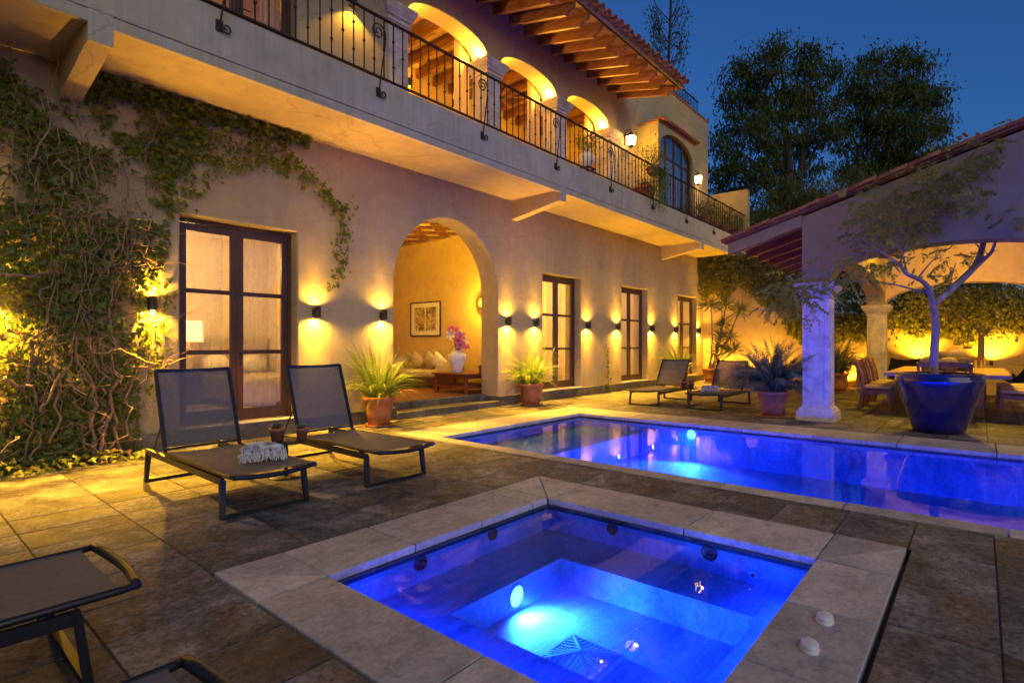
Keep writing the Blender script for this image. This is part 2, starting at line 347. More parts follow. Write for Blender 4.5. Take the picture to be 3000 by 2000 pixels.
# photo point helpers: where a sight line meets a plane of the place
def ray(x, y): return FWD + RGT * ((x - 1500) / 1612.1) + Vector((0, 0, (1008.36 - y) / 1612.1))
def onY(x, y, Y): d = ray(x, y); return EYE + d * (Y / d.y)
def onX(x, y, X): d = ray(x, y); return EYE + d * (X / d.x)
def atD(x, y, D): return EYE + ray(x, y) * D
S = 3000 / 2352
rnd = random.uniform
# ================================================================ setting: ground, terrace, spa, pool
TUB_O = (1.325, 4.475, .37, 3.45); TUB_I = (1.75, 3.875, .79, 2.89)
POOL_O = (5.2, 9.9, -9.4, 6.75); POOL_I = (5.43, 9.05, -9.0, 5.97)
WL = -.062                                    # water level
gm = shape(rect(-400, 600, -400, 400), [rect(TUB_I[0] - .03, TUB_I[1] + .03, TUB_I[2] - .03, TUB_I[3] + .03), rect(POOL_I[0] - .03, POOL_I[1] + .03, POOL_I[2] - .03, POOL_I[3] + .03)], .02)
gm.v = [(x, y, z - .055) for x, y, z in gm.v]
tag(gm.build('ground', 'grout'), kind='structure')

def subtract(rects, hole):
    out = []
    for (a, b, c, d) in rects:
        x0, x1, y0, y1 = hole
        if b <= x0 or a >= x1 or d <= y0 or c >= y1: out.append((a, b, c, d)); continue
        if a < x0: out.append((a, x0, c, d)); a = x0
        if b > x1: out.append((x1, b, c, d)); b = x1
        if c < y0: out.append((a, b, c, y0))
        if d > y1: out.append((a, b, y1, d))
    return [r for r in out if r[1] - r[0] > .04 and r[3] - r[2] > .03]
def in_view(x, y, z=0, m=.06):
    d = Vector((x, y, z)) - EYE; t = d.dot(FWD)
    if t < .3: return False
    return abs(d.dot(RGT) / t) < .93 + m and abs(d.z / t) < .63 + m
tb = shape(rect(-6, 20.45, -9.3, 8.0), [rect(TUB_O[0] - .012, TUB_O[1], TUB_O[2] - .02, TUB_O[3]), rect(*POOL_O)], .01)
tb.v = [(x, y, z - .0115) for x, y, z in tb.v]
terrace = tag(tb.build('terrace', 'joint'), kind='structure')
cells = []
for i in range(-8, 34):
    for j in range(-20, 11):
        x0 = 1.325 + .63 * i; y0 = 3.45 + .44 * j
        x1, y1 = min(x0 + .63, 20.4), min(y0 + .44, 7.95)
        if x1 - x0 < .05 or y1 - y0 < .03: continue
        rs = subtract(subtract([(x0, x1, y0, y1)], (TUB_O[0] - .010, TUB_O[1], TUB_O[2] - .018, TUB_O[3])), POOL_O)
        cells += rs
def key(r):
    cx, cy_ = (r[0] + r[1]) / 2, (r[2] + r[3]) / 2
    v_ = any(in_view(x, y) for x in (r[0], cx, r[1]) for y in (r[2], cy_, r[3]))
    return (0 if v_ else 1, Vector((cx, cy_, 0)).dot(FWD))
cells.sort(key=key)
cache = {}; rest = MB(); rs_ = random.Random(3)
for n, r in enumerate(cells):
    w, h = r[1] - r[0] - .008, r[3] - r[2] - .008; cx, cy_ = (r[0] + r[1]) / 2, (r[2] + r[3]) / 2
    tz = rs_.uniform(-.0022, .0008)
    if n < 290:
        k = (round(w, 3), round(h, 3))
        if k not in cache: cache[k] = MB().cbox(-w / 2, w / 2, -h / 2, h / 2, -.04, 0, .0035).mesh('paving_slab')
        place('paving_slab', cache[k], 'slab', terrace, (cx, cy_, tz), (rs_.uniform(-.002, .002), rs_.uniform(-.002, .002), 0))
    else: rest.box(cx - w / 2, cx + w / 2, cy_ - h / 2, cy_ + h / 2, -.04, tz)
tag(rest.build('distant_slabs', 'slab', terrace), kind='stuff')

# ---- coping, one stone at a time
def coping(parent, strips):
    for (x0, x1, y0, y1) in strips:
        w, h = (x1 - x0 - .011) / 2, (y1 - y0 - .011) / 2
        MB().cbox(-w, w, -h, h, -.05, .004, .005).build('coping_stone', 'coping', parent, loc=((x0 + x1) / 2, (y0 + y1) / 2, rs_.uniform(-.001, .001)))
def corner(parent, pts):
    c = sum((Vector((*p, 0)) for p in pts), Vector()) / 3
    MB().prism([((p[0] - c.x) * .965, (p[1] - c.y) * .965, -.05) for p in pts], (0, 0, .054)).build('coping_stone', 'coping', parent, loc=(c.x, c.y, 0))
# spa basin: walls, bench, well
sb = MB(); a, b_, c, d = TUB_I; BZ, FZ = -.26, -.47; wx0, wx1, wy0, wy1 = 2.26, 3.40, 1.00, 2.41
sb.quad((a, c, -.05), (b_, c, -.05), (b_, c, BZ), (a, c, BZ)); sb.quad((a, d, -.05), (b_, d, -.05), (b_, d, BZ), (a, d, BZ))
sb.quad((a, c, -.05), (a, d, -.05), (a, d, BZ), (a, c, BZ)); sb.quad((b_, c, -.05), (b_, d, -.05), (b_, d, BZ), (b_, c, BZ))
for q in subtract([(a, b_, c, d)], (wx0, wx1, wy0, wy1)): sb.quad((q[0], q[2], BZ), (q[1], q[2], BZ), (q[1], q[3], BZ), (q[0], q[3], BZ))
sb.quad((wx0, wy0, BZ), (wx1, wy0, BZ), (wx1, wy0, FZ), (wx0, wy0, FZ)); sb.quad((wx0, wy1, BZ), (wx1, wy1, BZ), (wx1, wy1, FZ), (wx0, wy1, FZ))
sb.quad((wx0, wy0, BZ), (wx0, wy1, BZ), (wx0, wy1, FZ), (wx0, wy0, FZ)); sb.quad((wx1, wy0, BZ), (wx1, wy1, BZ), (wx1, wy1, FZ), (wx1, wy0, FZ))
sb.quad((wx0, wy0, FZ), (wx1, wy0, FZ), (wx1, wy1, FZ), (wx0, wy1, FZ))
spa = tag(sb.build('spa_basin', 'basin'), kind='structure')
for nm, q in (('tile_band', (a + .002, a + .012, c, d)), ('tile_band', (b_ - .012, b_ - .002, c, d)), ('tile_band', (a + .012, b_ - .012, c + .002, c + .012)), ('tile_band', (a + .012, b_ - .012, d - .012, d - .002))):
    MB().box(q[0], q[1], q[2], q[3], -.085, -.046).build(nm, 'band', spa)
st = []
for x0, x1 in ((a, 2.40), (2.40, 3.05), (3.05, 3.67), (3.67, b_)): st.append((x0, x1, d, TUB_O[3]))
for x0, x1 in ((a, 2.45), (2.45, 3.15), (3.15, b_)): st.append((x0, x1, TUB_O[2], c))
for y0, y1 in ((c, 1.64), (1.64, d)): st.append((TUB_O[0], a, y0, y1))
for y0, y1 in ((c, 1.66), (1.66, d)): st.append((b_, TUB_O[1], y0, y1))
coping(spa, st)
X0, X1, Y0, Y1 = TUB_O
corner(spa, [(X0, Y1), (X0, d), (a, d)]); corner(spa, [(X0, Y1), (a, d), (a, Y1)])
corner(spa, [(X1, Y1), (b_, Y1), (b_, d)]); corner(spa, [(X1, Y1), (b_, d), (X1, d)])
corner(spa, [(X1, Y0), (X1, c), (b_, c)]); corner(spa, [(X1, Y0), (b_, c), (b_, Y0)])
corner(spa, [(X0, Y0), (a, Y0), (a, c)]); corner(spa, [(X0, Y0), (a, c), (X0, c)])
tag(MB().quad((a + .001, c + .001, WL), (b_ - .001, c + .001, WL), (b_ - .001, d - .001, WL), (a + .001, d - .001, WL)).build('spa_water', 'spawater', fix=False), kind='structure')
# jets, suction cover, drain grate, lamp
def disc(name, label, cat, c0, nrm, r, mt, depth=.02, group=None):
    nrm = Vector(nrm); t = thing(name, label, cat, c0, 0, group); q = nrm.to_track_quat('Z', 'Y').to_matrix().to_4x4()
    mb = MB().lathe([(r * .98, 0), (r, depth * .4), (r * .86, depth), (r * .4, depth * .8), (0, depth * .8)], 20); mb.v = [tuple(q @ Vector(p)) for p in mb.v]; mb.build('flange', mt, t, True)
    mb = MB().lathe([(r * .36, depth * .7), (r * .36, depth * 1.5), (r * .2, depth * 1.5), (r * .18, depth * .6), (0, depth * .6)], 14); mb.v = [tuple(q @ Vector(p)) for p in mb.v]; mb.build('nozzle', 'lampmetal', t, True)
    return t
e = lambda x, y: (900 + x / 2.352, 1350 + y / 2.352); dd = lambda x, y: (1900 + x / 2.138, 1350 + y / 2.138)
disc('spa_jet', 'dark round water jet in the spa wall nearest the loungers, farther from the corner', 'jet', onY(*e(778, 697), d), (0, -1, 0), .055, 'metal', group='spa jets')
disc('spa_jet', 'dark round water jet in the spa wall nearest the loungers, close to the far corner', 'jet', onY(*e(1275, 500), d), (0, -1, 0), .05, 'metal', group='spa jets')
disc('spa_jet', 'small dark water jet high on the spa wall facing the camera', 'jet', onX(*e(2105, 465), b_), (-1, 0, 0), .05, 'metal', group='spa jets')
disc('spa_jet', 'larger water jet with pale nozzle on the spa wall beside the pool', 'jet', onX(*dd(382, 572), b_), (-1, 0, 0), .058, 'metal', group='spa jets')
disc('suction_cover', 'small white round cover on the underwater spa wall, right of the jets', 'drain cover', onX(*dd(658, 710), b_), (-1, 0, 0), .03, 'white')
gr = thing('drain_grate', 'white square drain grate with diagonal ribs on the spa floor', 'drain', (2.67, 1.755, FZ))
hw = .175
MB().bar([(-hw, -hw, .012), (hw, -hw, .012), (hw, hw, .012), (-hw, hw, .012)], .022, .02, closed=True).build('rim', 'white', gr)
for sgn in (1, -1): MB().bar([(-hw, -hw * sgn, .05 * 0 + .02), (0, 0, .055), (hw, hw * sgn, .02)], .014, .012).build('diagonal_rib', 'white', gr)
for qd in range(4):
    rot = Matrix.Rotation(qd * math.pi / 2, 3, 'Z')
    for k in range(1, 12):
        u = -hw + 2 * hw * k / 12; dz = (hw - abs(u))
        p = [rot @ Vector((u, -hw, .018)), rot @ Vector((u, -hw + dz * .5, .03)), rot @ Vector((u, -hw + dz * .93, .02 + .033 * (dz / hw)))]
        MB().bar(p, .007, .009).build('slat', 'white', gr)
MB().box(-hw - .004, hw + .004, -hw - .004, hw + .004, -.006, .001).build('base', 'white', gr)
def pool_lamp(label, loc, nrm, watts, spot, aim, r=.07, col=BLUE, grp='underwater lamps'):
    t = thing('underwater_lamp', label, 'lamp', loc, 0, grp); nrm = Vector(nrm); q = nrm.to_track_quat('Z', 'Y').to_matrix().to_4x4()
    for nm, prof, mt in (('bezel', [(r * 1.25, 0), (r * 1.25, .012), (r, .018), (r, .006)], 'white'), ('lens', [(r, .008), (r * .6, .016), (0, .02)], 'poolglow')):
        mb = MB().lathe(prof, 20); mb.v = [tuple(q @ Vector(p)) for p in mb.v]; mb.build(nm, mt, t, True)
    lamp('SPOT', 'beam', nrm * .05, watts, col, t, .05, aim, spot, 1.0)
    return t
pool_lamp('round lamp glowing white in the spa well below the bench', (2.86, wy1 - .003, -.355), (0, -1, 0), 520, 150, (.05, -1, -.6), .07, (.04, .18, 1.0))

# ---- swimming pool
pb = MB(); a, b_, c, d = POOL_I; LZ, PZ, LY = -.22, -.62, 4.62
pb.quad((a, c, -.05), (b_, c, -.05), (b_, c, PZ), (a, c, PZ)); pb.quad((a, d, -.05), (b_, d, -.05), (b_, d, LZ), (a, d, LZ))
for x in (a, b_):
    pb.quad((x, c, -.05), (x, LY, -.05), (x, LY, PZ), (x, c, PZ)); pb.quad((x, LY, -.05), (x, d, -.05), (x, d, LZ), (x, LY, LZ))
pb.quad((a, LY, LZ), (b_, LY, LZ), (b_, d, LZ), (a, d, LZ)); pb.quad((a, LY, LZ), (b_, LY, LZ), (b_, LY, PZ), (a, LY, PZ)); pb.quad((a, c, PZ), (b_, c, PZ), (b_, LY, PZ), (a, LY, PZ))
pool = tag(pb.build('pool_basin', 'basin'), kind='structure')
for q in ((a + .002, a + .012, c, d), (b_ - .012, b_ - .002, c, d), (a + .012, b_ - .012, d - .012, d - .002)): MB().box(q[0], q[1], q[2], q[3], -.085, -.046).build('tile_band', 'band', pool)
X0, X1, Y0, Y1 = POOL_O; st = []
ys = [d - 1.02 * k for k in range(0, 15)]
for y1, y0 in zip(ys, ys[1:]): st += [(X0, a, y0, y1), (b_, X1, y0, y1)]
for k in range(5): w = (X1 - X0) / 5; st.append((X0 + k * w, X0 + (k + 1) * w, d, Y1))
coping(pool, st)
tag(MB().quad((a + .001, c + .001, WL), (b_ - .001, c + .001, WL), (b_ - .001, d - .001, WL), (a + .001, d - .001, WL)).build('pool_water', 'water', fix=False), kind='structure')
pool_lamp('round underwater lamp glowing at the far side of the pool below the sun loungers', (b_ - .003, 3.72, -.17), (-1, 0, 0), 1300, 130, (-1, -.12, -.5), .075, (.03, .14, 1.0))
pool_lamp('unseen underwater lamp in the near pool wall shining towards the stone column', (a + .003, 3.3, -.2), (1, 0, 0), 620, 48, (1, -.17, .2), .07)  # unseen lamp that puts the pool's blue light on the column
pool_lamp('added unseen underwater lamp in the near pool wall at the right, shining towards the blue pot', (a + .003, -1.2, -.2), (1, 0, 0), 330, 46, (1, .36, .26), .07)  # unseen lamp added to throw blue on the pot and gable
def fill_strip(label, p0, p1, nrm, watts, tilt):
    """unseen fill strip added under the coping to light the water body"""
    p0, p1 = Vector(p0), Vector(p1); c_ = (p0 + p1) / 2; L_ = (p1 - p0).length; n_ = Vector(nrm); t = thing('underwater_fill_strip', label, 'strip light', c_, 0, 'added underwater fill strips'); al = (p1 - p0).normalized()
    MB().bar([-al * L_ / 2, al * L_ / 2], .03, .03).build('housing', 'white', t)
    a_ = (n_ + Vector((0, 0, -tilt))).normalized(); lo = lamp('AREA', 'beam', n_ * .035, watts, BLUE, t, size=(L_, .03)); z_ = -a_; x_ = al; y_ = z_.cross(x_); lo.rotation_euler = Matrix((x_, y_, z_)).transposed().to_euler()
fill_strip('long fill strip added out of sight under the near coping of the swimming pool', (a + .02, -8.6, -.13), (a + .02, 4.5, -.13), (1, 0, 0), 1250, 2.0)  # strips added for an even blue glow in the water
fill_strip('fill strip added out of sight under the near coping of the spa', (TUB_I[0] + .02, .9, -.12), (TUB_I[0] + .02, 2.8, -.12), (1, 0, 0), 34, 1.3)
fill_strip('fill strip added out of sight under the right coping of the spa', (1.9, TUB_I[2] + .02, -.12), (3.75, TUB_I[2] + .02, -.12), (0, 1, 0), 28, 1.3)
g = onX(2188 * S, 1134 * S, 8); t_ = (1.35 - PZ) / (1.35 - g.z) if g.z < 1.3 else 1
gd = EYE + ray(2188 * S, 1134 * S) * ((PZ + .004 - 1.35) / ray(2188 * S, 1134 * S).z)
dr = thing('pool_drain', 'pale round drain cover on the floor of the swimming pool', 'drain', gd)
MB().lathe([(.11, 0), (.11, .012), (.09, .018), (0, .02)], 24).build('cover', 'white', dr, True)
for k in range(-3, 4): MB().box(-.08, .08, k * .022 - .004, k * .022 + .004, .018, .026).build('rib', 'metal', dr)
# two oval air buttons on the spa coping
for nm, p, rz_ in (('pale oval air button with raised cap on the spa coping, nearer the camera', (2.70, .575, .004), .3), ('pale oval air button on the spa coping, nearer the pool', (3.02, .577, .004), .1)):
    t = thing('air_button', nm, 'button', p, rz_, 'air buttons on the spa coping')
    MB().lathe([(.052, 0), (.056, .008), (.05, .014), (.02, .016), (0, .016)], 20, sy=.72).build('base', 'white', t, True)
    MB().lathe([(.044, .014), (.052, .024), (.047, .034), (.028, .041), (0, .043)], 20, sy=.72).build('cap', 'white', t, True)

def water_body(name, prof, x0, x1, dens):
    m_ = bpy.data.materials.new(name); m_.use_nodes = True; nt_ = m_.node_tree; nt_.nodes.remove(nt_.nodes['Principled BSDF']); v_ = nt_.nodes.new('ShaderNodeVolumePrincipled')
    v_.inputs['Color'].default_value = (.10, .26, 1, 1); v_.inputs['Density'].default_value = dens; v_.inputs['Anisotropy'].default_value = .45; nt_.links.new(v_.outputs[0], nt_.nodes['Material Output'].inputs['Volume'])
    tag(MB().prism([(x0, y, z) for y, z in prof], (x1 - x0, 0, 0)).build(name, m_), kind='structure')
water_body('spa_water_body', [(TUB_I[2] + .015, WL - .004), (TUB_I[3] - .015, WL - .004), (TUB_I[3] - .015, FZ + .0 - .01), (TUB_I[2] + .015, FZ - .01)], TUB_I[0] + .015, TUB_I[1] - .015, .22)
water_body('pool_water_body', [(POOL_I[2] + .015, WL - .004), (POOL_I[3] - .015, WL - .004), (POOL_I[3] - .015, PZ - .01), (POOL_I[2] + .015, PZ - .01)], POOL_I[0] + .015, POOL_I[1] - .015, .10)
# ================================================================ the house
WY, WB = 8.0, 8.5
DOORS = [(2.67, 4.30), (10.53, 12.16), (14.34, 15.97), (18.29, 19.92)]; DZ0, DZ1 = .235, 3.07
ARX0, ARX1, ARS, ARR = 6.13, 8.907, 2.45, 1.385
house = thing('house', 'two storey plastered house with arcaded balcony and tiled eaves', 'house', (0, 0, 0))
holes = [rect(x0, x1, DZ0, DZ1) for x0, x1 in DOORS]
out = [(-4, -.05), (ARX0, -.05)] + [(ARX0 + ARX1 - u, v) if False else (u, v) for u, v in reversed(arch(ARX0, ARX1, -.05, ARS, ARR, 28)[2:])] + [(ARX1, -.05), (21.05, -.05), (21.05, 4.57), (-4, 4.57)]
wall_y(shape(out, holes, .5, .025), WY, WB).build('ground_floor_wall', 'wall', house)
# plinth stones
x = -4.0; pr = random.Random(5)
stops = sorted([-4.0, 21.05])
while x < 21.0:
    L = pr.uniform(.55, .75); x1 = min(x + L, 21.05)
    segs = subtract([(x, x1, 0, 1)], (ARX0 - .001, ARX1 + .001, -1, 2))
    for s_ in segs: MB().cbox(s_[0] + .002, s_[1] - .002, 7.945, 8.004, -.04, .222 + pr.uniform(-.002, .002), .006).build('plinth_stone', 'plinth', house)
    x = x1
for x0, x1 in DOORS: MB().cbox(x0 + .01, x1 - .01, 7.93, 8.3, .2245, .243, .006).build('door_sill', 'coping', house)
for xx in (ARX0, ARX1): MB().cbox(xx - .03 if xx == ARX0 else xx - .012, xx + .012 if xx == ARX0 else xx + .03, 7.943, 8.51, -.04, .224, .006).build('plinth_stone', 'plinth', house)
# steps of the porch
for i in range(4):
    w = (ARX1 - ARX0 - .04) / 4; MB().cbox(ARX0 + .02 + i * w + .002, ARX0 + .02 + (i + 1) * w - .002, 7.93, 8.36, -.04, .125, .007).build('porch_step', 'plinth', house)
    MB().cbox(ARX0 + .02 + i * w + .002, ARX0 + .02 + (i + 1) * w - .002, 8.34, 8.6, .12, .255, .007).build('porch_step', 'plinth', house)
MB().box(5.9, 9.75, 8.58, 13.6, .1, .252).build('porch_floor', 'floor_red', house)
def room(name, x0, x1, y0, y1, z0, z1, mt, front=True):
    m_ = MB(); m_.quad((x0, y1, z0), (x1, y1, z0), (x1, y1, z1), (x0, y1, z1)); m_.quad((x0, y0, z0), (x0, y1, z0), (x0, y1, z1), (x0, y0, z1)); m_.quad((x1, y0, z0), (x1, y1, z0), (x1, y1, z1), (x1, y0, z1))
    m_.quad((x0, y0, z0), (x1, y0, z0), (x1, y1, z0), (x0, y1, z0)); m_.quad((x0, y0, z1), (x1, y0, z1), (x1, y1, z1), (x0, y1, z1))
    return m_.build(name, mt, house)
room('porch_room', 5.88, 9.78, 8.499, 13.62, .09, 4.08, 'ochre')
room('bedroom', .3, 5.86, 8.498, 12.2, .2, 3.5, 'cream')
room('sitting_room', 9.85, 13.3, 8.498, 11.8, .2, 3.5, 'cream')
room('guest_room', 13.34, 17.0, 8.498, 11, .2, 3.5, 'cream'); room('end_room', 17.05, 21.0, 8.498, 11, .2, 3.5, 'cream')
# porch ceiling of small tiles laid in diamonds between battens
tl = MB().cbox(-.235, .235, -.052, .052, -.02, 0, .006).mesh('ceiling_tile'); cw = random.Random(2)
k = 0
for i in range(0, 8):
    for j in range(0, 26):
        x = 6.1 + i * .47; y = 8.62 + j * .19
        if x > 9.6 or k >= 200: continue
        place('ceiling_tile', tl, 'redwood', house, (x, y, 4.07 - .002 * ((i + j) % 3)), (0, 0, R(38 if (i + j // 2) % 2 else -38))); k += 1
# French doors
def french_door(x0, x1, z0, z1, yf, pane_l, pane_r, knob=True, rows=3):
    w = x1 - x0; fr = MB()
    fr.box(x0, x0 + .055, yf, yf + .09, z0, z1); fr.box(x1 - .055, x1, yf, yf + .09, z0, z1); fr.box(x0 + .055, x1 - .055, yf, yf + .09, z1 - .06, z1)
    f_ = fr.build('french_door', 'door', house)
    xm = (x0 + x1) / 2
    for (a_, b2, pm, rt) in ((x0 + .057, xm - .003, pane_l, 0), (xm + .003, x1 - .057, pane_r, 1)):
        lf = MB(); ya, yb = yf + .012, yf + .062; zb, zt = z0 + .008, z1 - .063; sw = .088
        lf.cbox(a_, a_ + sw, ya, yb, zb, zt, .004); lf.cbox(b2 - sw, b2, ya, yb, zb, zt, .004)
        lf.cbox(a_ + sw, b2 - sw, ya + .002, yb - .002, zb, zb + .17, .004); lf.cbox(a_ + sw, b2 - sw, ya + .002, yb - .002, zt - .1, zt, .004)
        ph = (zt - .1 - zb - .17 - .06 * (rows - 1)) / rows
        for r_ in range(rows):
            pz = zb + .17 + r_ * (ph + .06)
            if r_ < rows - 1: lf.cbox(a_ + sw, b2 - sw, ya + .004, yb - .004, pz + ph, pz + ph + .06, .004)
            MB().quad((a_ + sw - .006, yf + .035, pz - .006), (b2 - sw + .006, yf + .035, pz - .006), (b2 - sw + .006, yf + .035, pz + ph + .006), (a_ + sw - .006, yf + .035, pz + ph + .006)).build('pane', pm, f_, fix=False)
        lf.build('door_leaf', 'door', f_)
        if rt and knob:
            hd = MB(); hz_ = z0 + .98; hd.cbox(a_ + .025, a_ + .062, ya - .012, ya, hz_ - .09, hz_ + .03, .003); hd.tube([(a_ + .043, ya - .01, hz_), (a_ + .043, ya - .05, hz_), (a_ + .17, ya - .055, hz_)], .009, 8)
            hd.cbox(a_ + .028, a_ + .06, ya - .011, ya, hz_ - .17, hz_ - .12, .003); hd.build('handle', 'metal', f_)
        for hz_ in (z0 + .35, z0 + 1.4, z1 - .4):
            xx = b2 if rt else a_; MB().tube([(xx, yf - .004, hz_ - .05), (xx, yf - .004, hz_ + .05)], .009, 8).build('hinge', 'metal', f_)
    return f_
french_door(*DOORS[0], DZ0 + .01, DZ1 - .005, 8.19, 'glass', 'glass')
french_door(*DOORS[1], DZ0 + .01, DZ1 - .005, 8.19, 'glass', 'glass')
french_door(*DOORS[2], DZ0 + .01, DZ1 - .005, 8.19, 'frost', 'frost')
french_door(*DOORS[3], DZ0 + .01, DZ1 - .005, 8.19, 'glass', 'frost')
# ---- balcony
BY = 6.65; BX0, BX1 = -4, 21.55
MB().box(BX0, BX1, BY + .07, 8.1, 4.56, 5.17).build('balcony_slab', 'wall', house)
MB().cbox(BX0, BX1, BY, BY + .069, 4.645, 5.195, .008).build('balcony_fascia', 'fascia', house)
MB().cbox(BX0, BX1, BY + .005, BY + .069, 4.515, 4.638, .006).build('fascia_moulding', 'fascia', house)
MB().box(BX0, BX1, BY + .0695, 8.05, 5.1701, 5.19).build('balcony_floor', 'floor_red', house)
for bx in (-6.2 + .0, 1.41, 9.36, 16.92):
    if bx < BX0: continue
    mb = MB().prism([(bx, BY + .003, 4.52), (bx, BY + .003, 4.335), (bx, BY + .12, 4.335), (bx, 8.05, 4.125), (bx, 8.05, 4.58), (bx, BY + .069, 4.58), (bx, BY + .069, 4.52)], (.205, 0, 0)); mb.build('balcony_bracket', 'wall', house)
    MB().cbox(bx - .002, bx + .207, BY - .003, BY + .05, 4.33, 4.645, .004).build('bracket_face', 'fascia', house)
# end wall of the balcony
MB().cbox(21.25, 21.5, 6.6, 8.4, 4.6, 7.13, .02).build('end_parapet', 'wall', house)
# ---- upper wall with arcade
COLS = [6.02, 8.58, 11.10, 13.63]; CW = .44; CT = 7.44
out = [(-4, 5.16), (6.02, 5.16), (6.02, CT)]
for i in range(3):
    u0, u1 = COLS[i] + CW - .0, COLS[i + 1]; c_, r_ = (u0 + u1) / 2, (u1 - u0) / 2
    out += [(u0, CT)] + [(c_ - r_ * math.cos(math.pi * q / 18), CT + .41 * math.sin(math.pi * q / 18) ** .8) for q in range(1, 18)] + [(u1, CT)]
out += [(14.07, CT), (14.07, 5.16), (21.05, 5.16), (21.05, 9.87), (14.45, 9.87), (14.45, 8.69), (-4, 8.69)]
UD = (2.67, 4.30)
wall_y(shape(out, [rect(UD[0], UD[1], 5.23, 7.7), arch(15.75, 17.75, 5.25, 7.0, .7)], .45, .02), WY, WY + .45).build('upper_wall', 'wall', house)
MB().box(14.3, 21.08, 7.97, 8.5, 9.871, 9.93).build('parapet_cap', 'tile', house)
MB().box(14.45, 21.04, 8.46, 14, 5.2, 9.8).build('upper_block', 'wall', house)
def sqmould(mb, prof, cx, cy_, top=True):
    k = len(mb.v)
    for h_, z in prof:
        for sx, sy in ((-1, -1), (1, -1), (1, 1), (-1, 1)): mb.v.append((cx + sx * h_, cy_ + sy * h_, z))
    for i in range(len(prof) - 1):
        for j in range(4): a_ = k + 4 * i + j; b2 = k + 4 * i + (j + 1) % 4; mb.f.append((a_, b2, b2 + 4, a_ + 4))
    mb.f.append((k + 3, k + 2, k + 1, k)); e_ = k + 4 * (len(prof) - 1); mb.f.append((e_, e_ + 1, e_ + 2, e_ + 3)); return mb
def panel_frame(mb, cx, cy_, h_, z0, z1, ins=.07, t=.014, pr_=.009):
    for (nx, ny) in ((0, -1), (-1, 0), (1, 0), (0, 1)):
        q = Matrix.Translation((cx, cy_, 0)) @ Matrix.Rotation(math.atan2(nx, -ny), 4, 'Z')
        u = h_ - ins
        for (ua, ub, za, zb) in ((-u, -u + t, z0, z1), (u - t, u, z0, z1), (-u + t, u - t, z0, z0 + t), (-u + t, u - t, z1 - t, z1)): mb.cbox(ua, ub, -h_ - pr_, -h_ + .002, za, zb, .003, q)
def stone_column(parent, name, cx, cy_, h_, z0, zcap, ztop, base=True, mt='cantera'):
    sh = MB(); sh.cbox(cx - h_, cx + h_, cy_ - h_, cy_ + h_, z0, zcap + .01, .012)
    c_ = sh.build(name, mt, parent)
    pf = MB(); panel_frame(pf, cx, cy_, h_, z0 + (.32 if base else .15), zcap - .12); pf.build('panel_moulding', mt, c_)
    H = ztop - zcap; cp = MB(); sqmould(cp, [(h_ + .004, zcap), (h_ + .03, zcap + .001), (h_ + .03, zcap + .1 * H), (h_ + .012, zcap + .12 * H), (h_ + .012, zcap + .24 * H), (h_ + .05, zcap + .3 * H), (h_ + .055, zcap + .42 * H), (h_ + .075, zcap + .5 * H), (h_ + .10, zcap + .62 * H), (h_ + .115, zcap + .78 * H), (h_ + .125, zcap + .8 * H), (h_ + .125, ztop)], cx, cy_); cp.build('capital', mt, c_)
    if base:
        bs = MB(); sqmould(bs, [(h_ + .085, z0), (h_ + .085, z0 + .10)], cx, cy_); bs.build('base_block', mt, c_)
        bs = MB(); sqmould(bs, [(h_ + .078, z0 + .101), (h_ + .078, z0 + .17), (h_ + .05, z0 + .19), (h_ + .05, z0 + .21), (h_ + .02, z0 + .24), (h_ + .004, z0 + .25)], cx, cy_); bs.build('base_moulding', mt, c_)
    return c_
for cx in COLS: stone_column(house, 'arcade_column', cx + CW / 2, 8.225, .222, 5.19, 7.13, CT - .003, base=False)
# loggia interior
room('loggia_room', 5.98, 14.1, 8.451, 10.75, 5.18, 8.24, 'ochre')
for k in range(15): MB().cbox(-.055, .055, -1.14, 1.14, 0, .24, .008).build('ceiling_beam', 'beam', house, loc=(6.2 + k * .55, 9.6, 7.99))
french_door(UD[0] + .003, UD[1] - .003, 5.24, 7.695, 8.2, 'glass', 'glass', True)
room('upper_room', 1.2, 5.9, 8.452, 11, 5.18, 8.2, 'cream')
# ---- roof: rafters, decking, pole, tiles
def zr(y): return 8.45 - .235 * (8 - y)
rp = [(6.28, zr(6.28) + .20), (6.31, zr(6.31) + .15), (6.36, zr(6.36) + .12), (6.41, zr(6.41) + .10), (6.44, zr(6.44) + .04), (6.50, zr(6.50)), (8.3, zr(8.3)), (8.3, zr(8.3) + .24), (6.28, zr(6.28) + .24)]
rm = MB().prism([(-.04, y, z) for y, z in rp], (.08, 0, 0)).mesh('rafter')
xs = [14.10 - .53 * k for k in range(22)]
for x in xs: place('rafter', rm, 'beamy', house, (x, 0, 0))
for i, y in enumerate([6.24 + .16 * k for k in range(12)]):
    q = Matrix.Translation((0, y, zr(y) + .242)) @ Matrix.Rotation(math.atan(.235), 4, 'X'); MB().box(2, 14.42, 0, .157, 0, .022, q).build('roof_board', 'beam', house)
MB().tube([(2, 6.19, 8.345), (14.45, 6.19, 8.345)], .05, 12).build('eave_pole', 'bark', house, True)
MB().prism([(2, 6.2, zr(6.2) + .30), (2, 14, zr(14) + .30), (2, 14, zr(14) + .34), (2, 6.2, zr(6.2) + .34)], (12.45, 0, 0)).build('roof_slope', 'tile', house)
